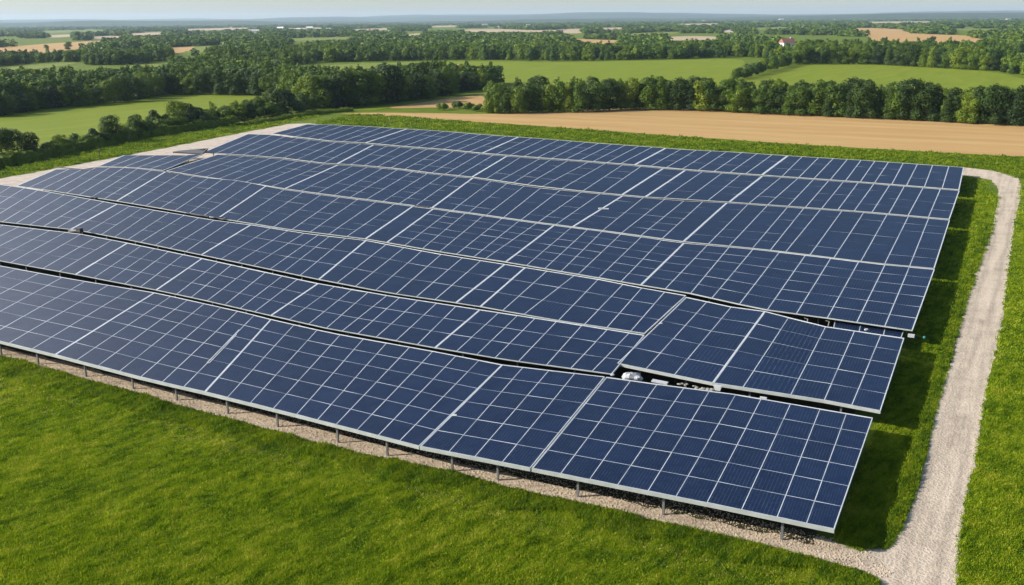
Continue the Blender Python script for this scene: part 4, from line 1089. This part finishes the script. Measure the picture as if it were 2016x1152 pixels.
# ------------------------------------------------------------------ far buildings
def house(px, py, wpx, wall, roof, label, group=None, hk=0.5, rz=None, name='farmhouse', cat='house'):
    p = P(px, py); d = np.linalg.norm(p)
    w = wpx * d / FPX; dp = w * 0.62; h = w * hk * 0.62; rh = w * hk * 0.42
    t = empty(name, p, rng.uniform(-0.5, 0.5) if rz is None else rz); tag(t, label, cat, group)
    MB().box((0, 0, h / 2 - 0.3), (w, dp, h + 0.6)).build('wall', [wall], t)
    x, y = w / 2 + 0.3, dp / 2 + 0.3
    mesh = mesh_from('roof', [(-x, -y, h), (x, -y, h), (x, y, h), (-x, y, h), (-x, 0, h + rh), (x, 0, h + rh)], [(3, 2, 1, 0), (0, 1, 5, 4), (2, 3, 4, 5), (1, 2, 5), (3, 0, 4)], [roof])
    link('roof', mesh, t)
    if wpx > 9:
        n = 3
        for i in range(n):
            xx = (i - (n - 1) / 2) * w / (n + 0.6)
            MB().box((xx, -dp / 2 - 0.02, h * 0.55), (w * 0.09, 0.08, h * 0.34)).build('window', [M['windowglass']], t)
        MB().box((w * 0.25, 0, h + rh * 0.9), (w * 0.05, w * 0.05, rh * 0.7)).build('chimney', [wall], t)
    return t
house(1549, 97, 25, M['wallwhite'], M['rooftile'], 'white farmhouse with a red tiled roof among the trees behind the right meadow', None, 0.75, 0.35)
house(1434, 66, 8, M['walltan'], M['roofgrey'], 'pale-roofed building among trees right of centre, left of the red-roofed farmhouse', None, 0.6)
for i, (x, y, w) in enumerate(((1572, 61, 12), (1590, 59, 9), (1618, 60, 12), (1630, 61, 8))):
    house(x, y, w, M['walltan'], M['rooftile'] if i % 2 else M['roofwhite'], 'tan village building, %s from the left beside the far right wheat field' % ordinal(i), 'village buildings beside the far right wheat field', 0.6)
for i, (x, y, w) in enumerate(((940, 54, 12), (955, 53, 14), (980, 56, 9), (1040, 52, 9), (1003, 55, 5))):
    house(x, y, w * 0.8, M['walltan'], M['roofgrey'], 'pale building of the far hamlet above centre, %s of its cluster from the left' % ordinal([0, 1, 2, 4, 3][i]), 'buildings of the far hamlet above centre', 0.5)
for i, (x, y, w) in enumerate(((500, 66, 20), (530, 62, 9), (553, 61, 14), (588, 60, 8), (610, 59, 12), (647, 60, 8), (668, 63, 5))):
    house(x, y, w, M['wallwhite'], M['roofgrey'] if i == 0 else M['roofwhite'], ('long low pale shed at the left end of the far village' if i == 0 else 'white building of the far village on the left, %s from its left end' % ordinal(i)), 'buildings of the far village on the left', 0.35 if i == 0 else 0.5)
specks = [(1108, 44, 9), (1192, 54, 6), (1257, 48, 6), (1323, 41, 14), (1385, 43, 9), (1400, 44, 6), (1538, 42, 14), (1560, 42, 8), (1642, 41, 7), (1700, 44, 5), (1788, 39, 8), (1812, 39, 8), (1968, 43, 12), (1985, 42, 14), (766, 62, 5), (219, 68, 4), (73, 70, 9), (395, 56, 6), (455, 55, 6)]
for x, y, w in specks:
    house(x, y, w * 0.6, M['walltan'], M['roofgrey'], 'tiny pale building far off below the hills', 'tiny pale buildings scattered below the hills', 0.55)

# ------------------------------------------------------------------ haze
hz = link('haze', MB().box((0, 8350, 74), (33000, 17700, 150)).mesh('haze', []))
tag(hz, kind='stuff')
hm = bpy.data.materials.new('haze_air'); hm.use_nodes = True
ht = hm.node_tree; ht.nodes.remove(ht.nodes['Principled BSDF'])
pv = ht.nodes.new('ShaderNodeVolumePrincipled'); pv.inputs['Color'].default_value = (0.63, 0.81, 1.0, 1); pv.inputs['Density'].default_value = 0.000062; pv.inputs['Anisotropy'].default_value = 0.2
ht.links.new(pv.outputs[0], ht.nodes['Material Output'].inputs['Volume'])
hz.data.materials.append(hm)
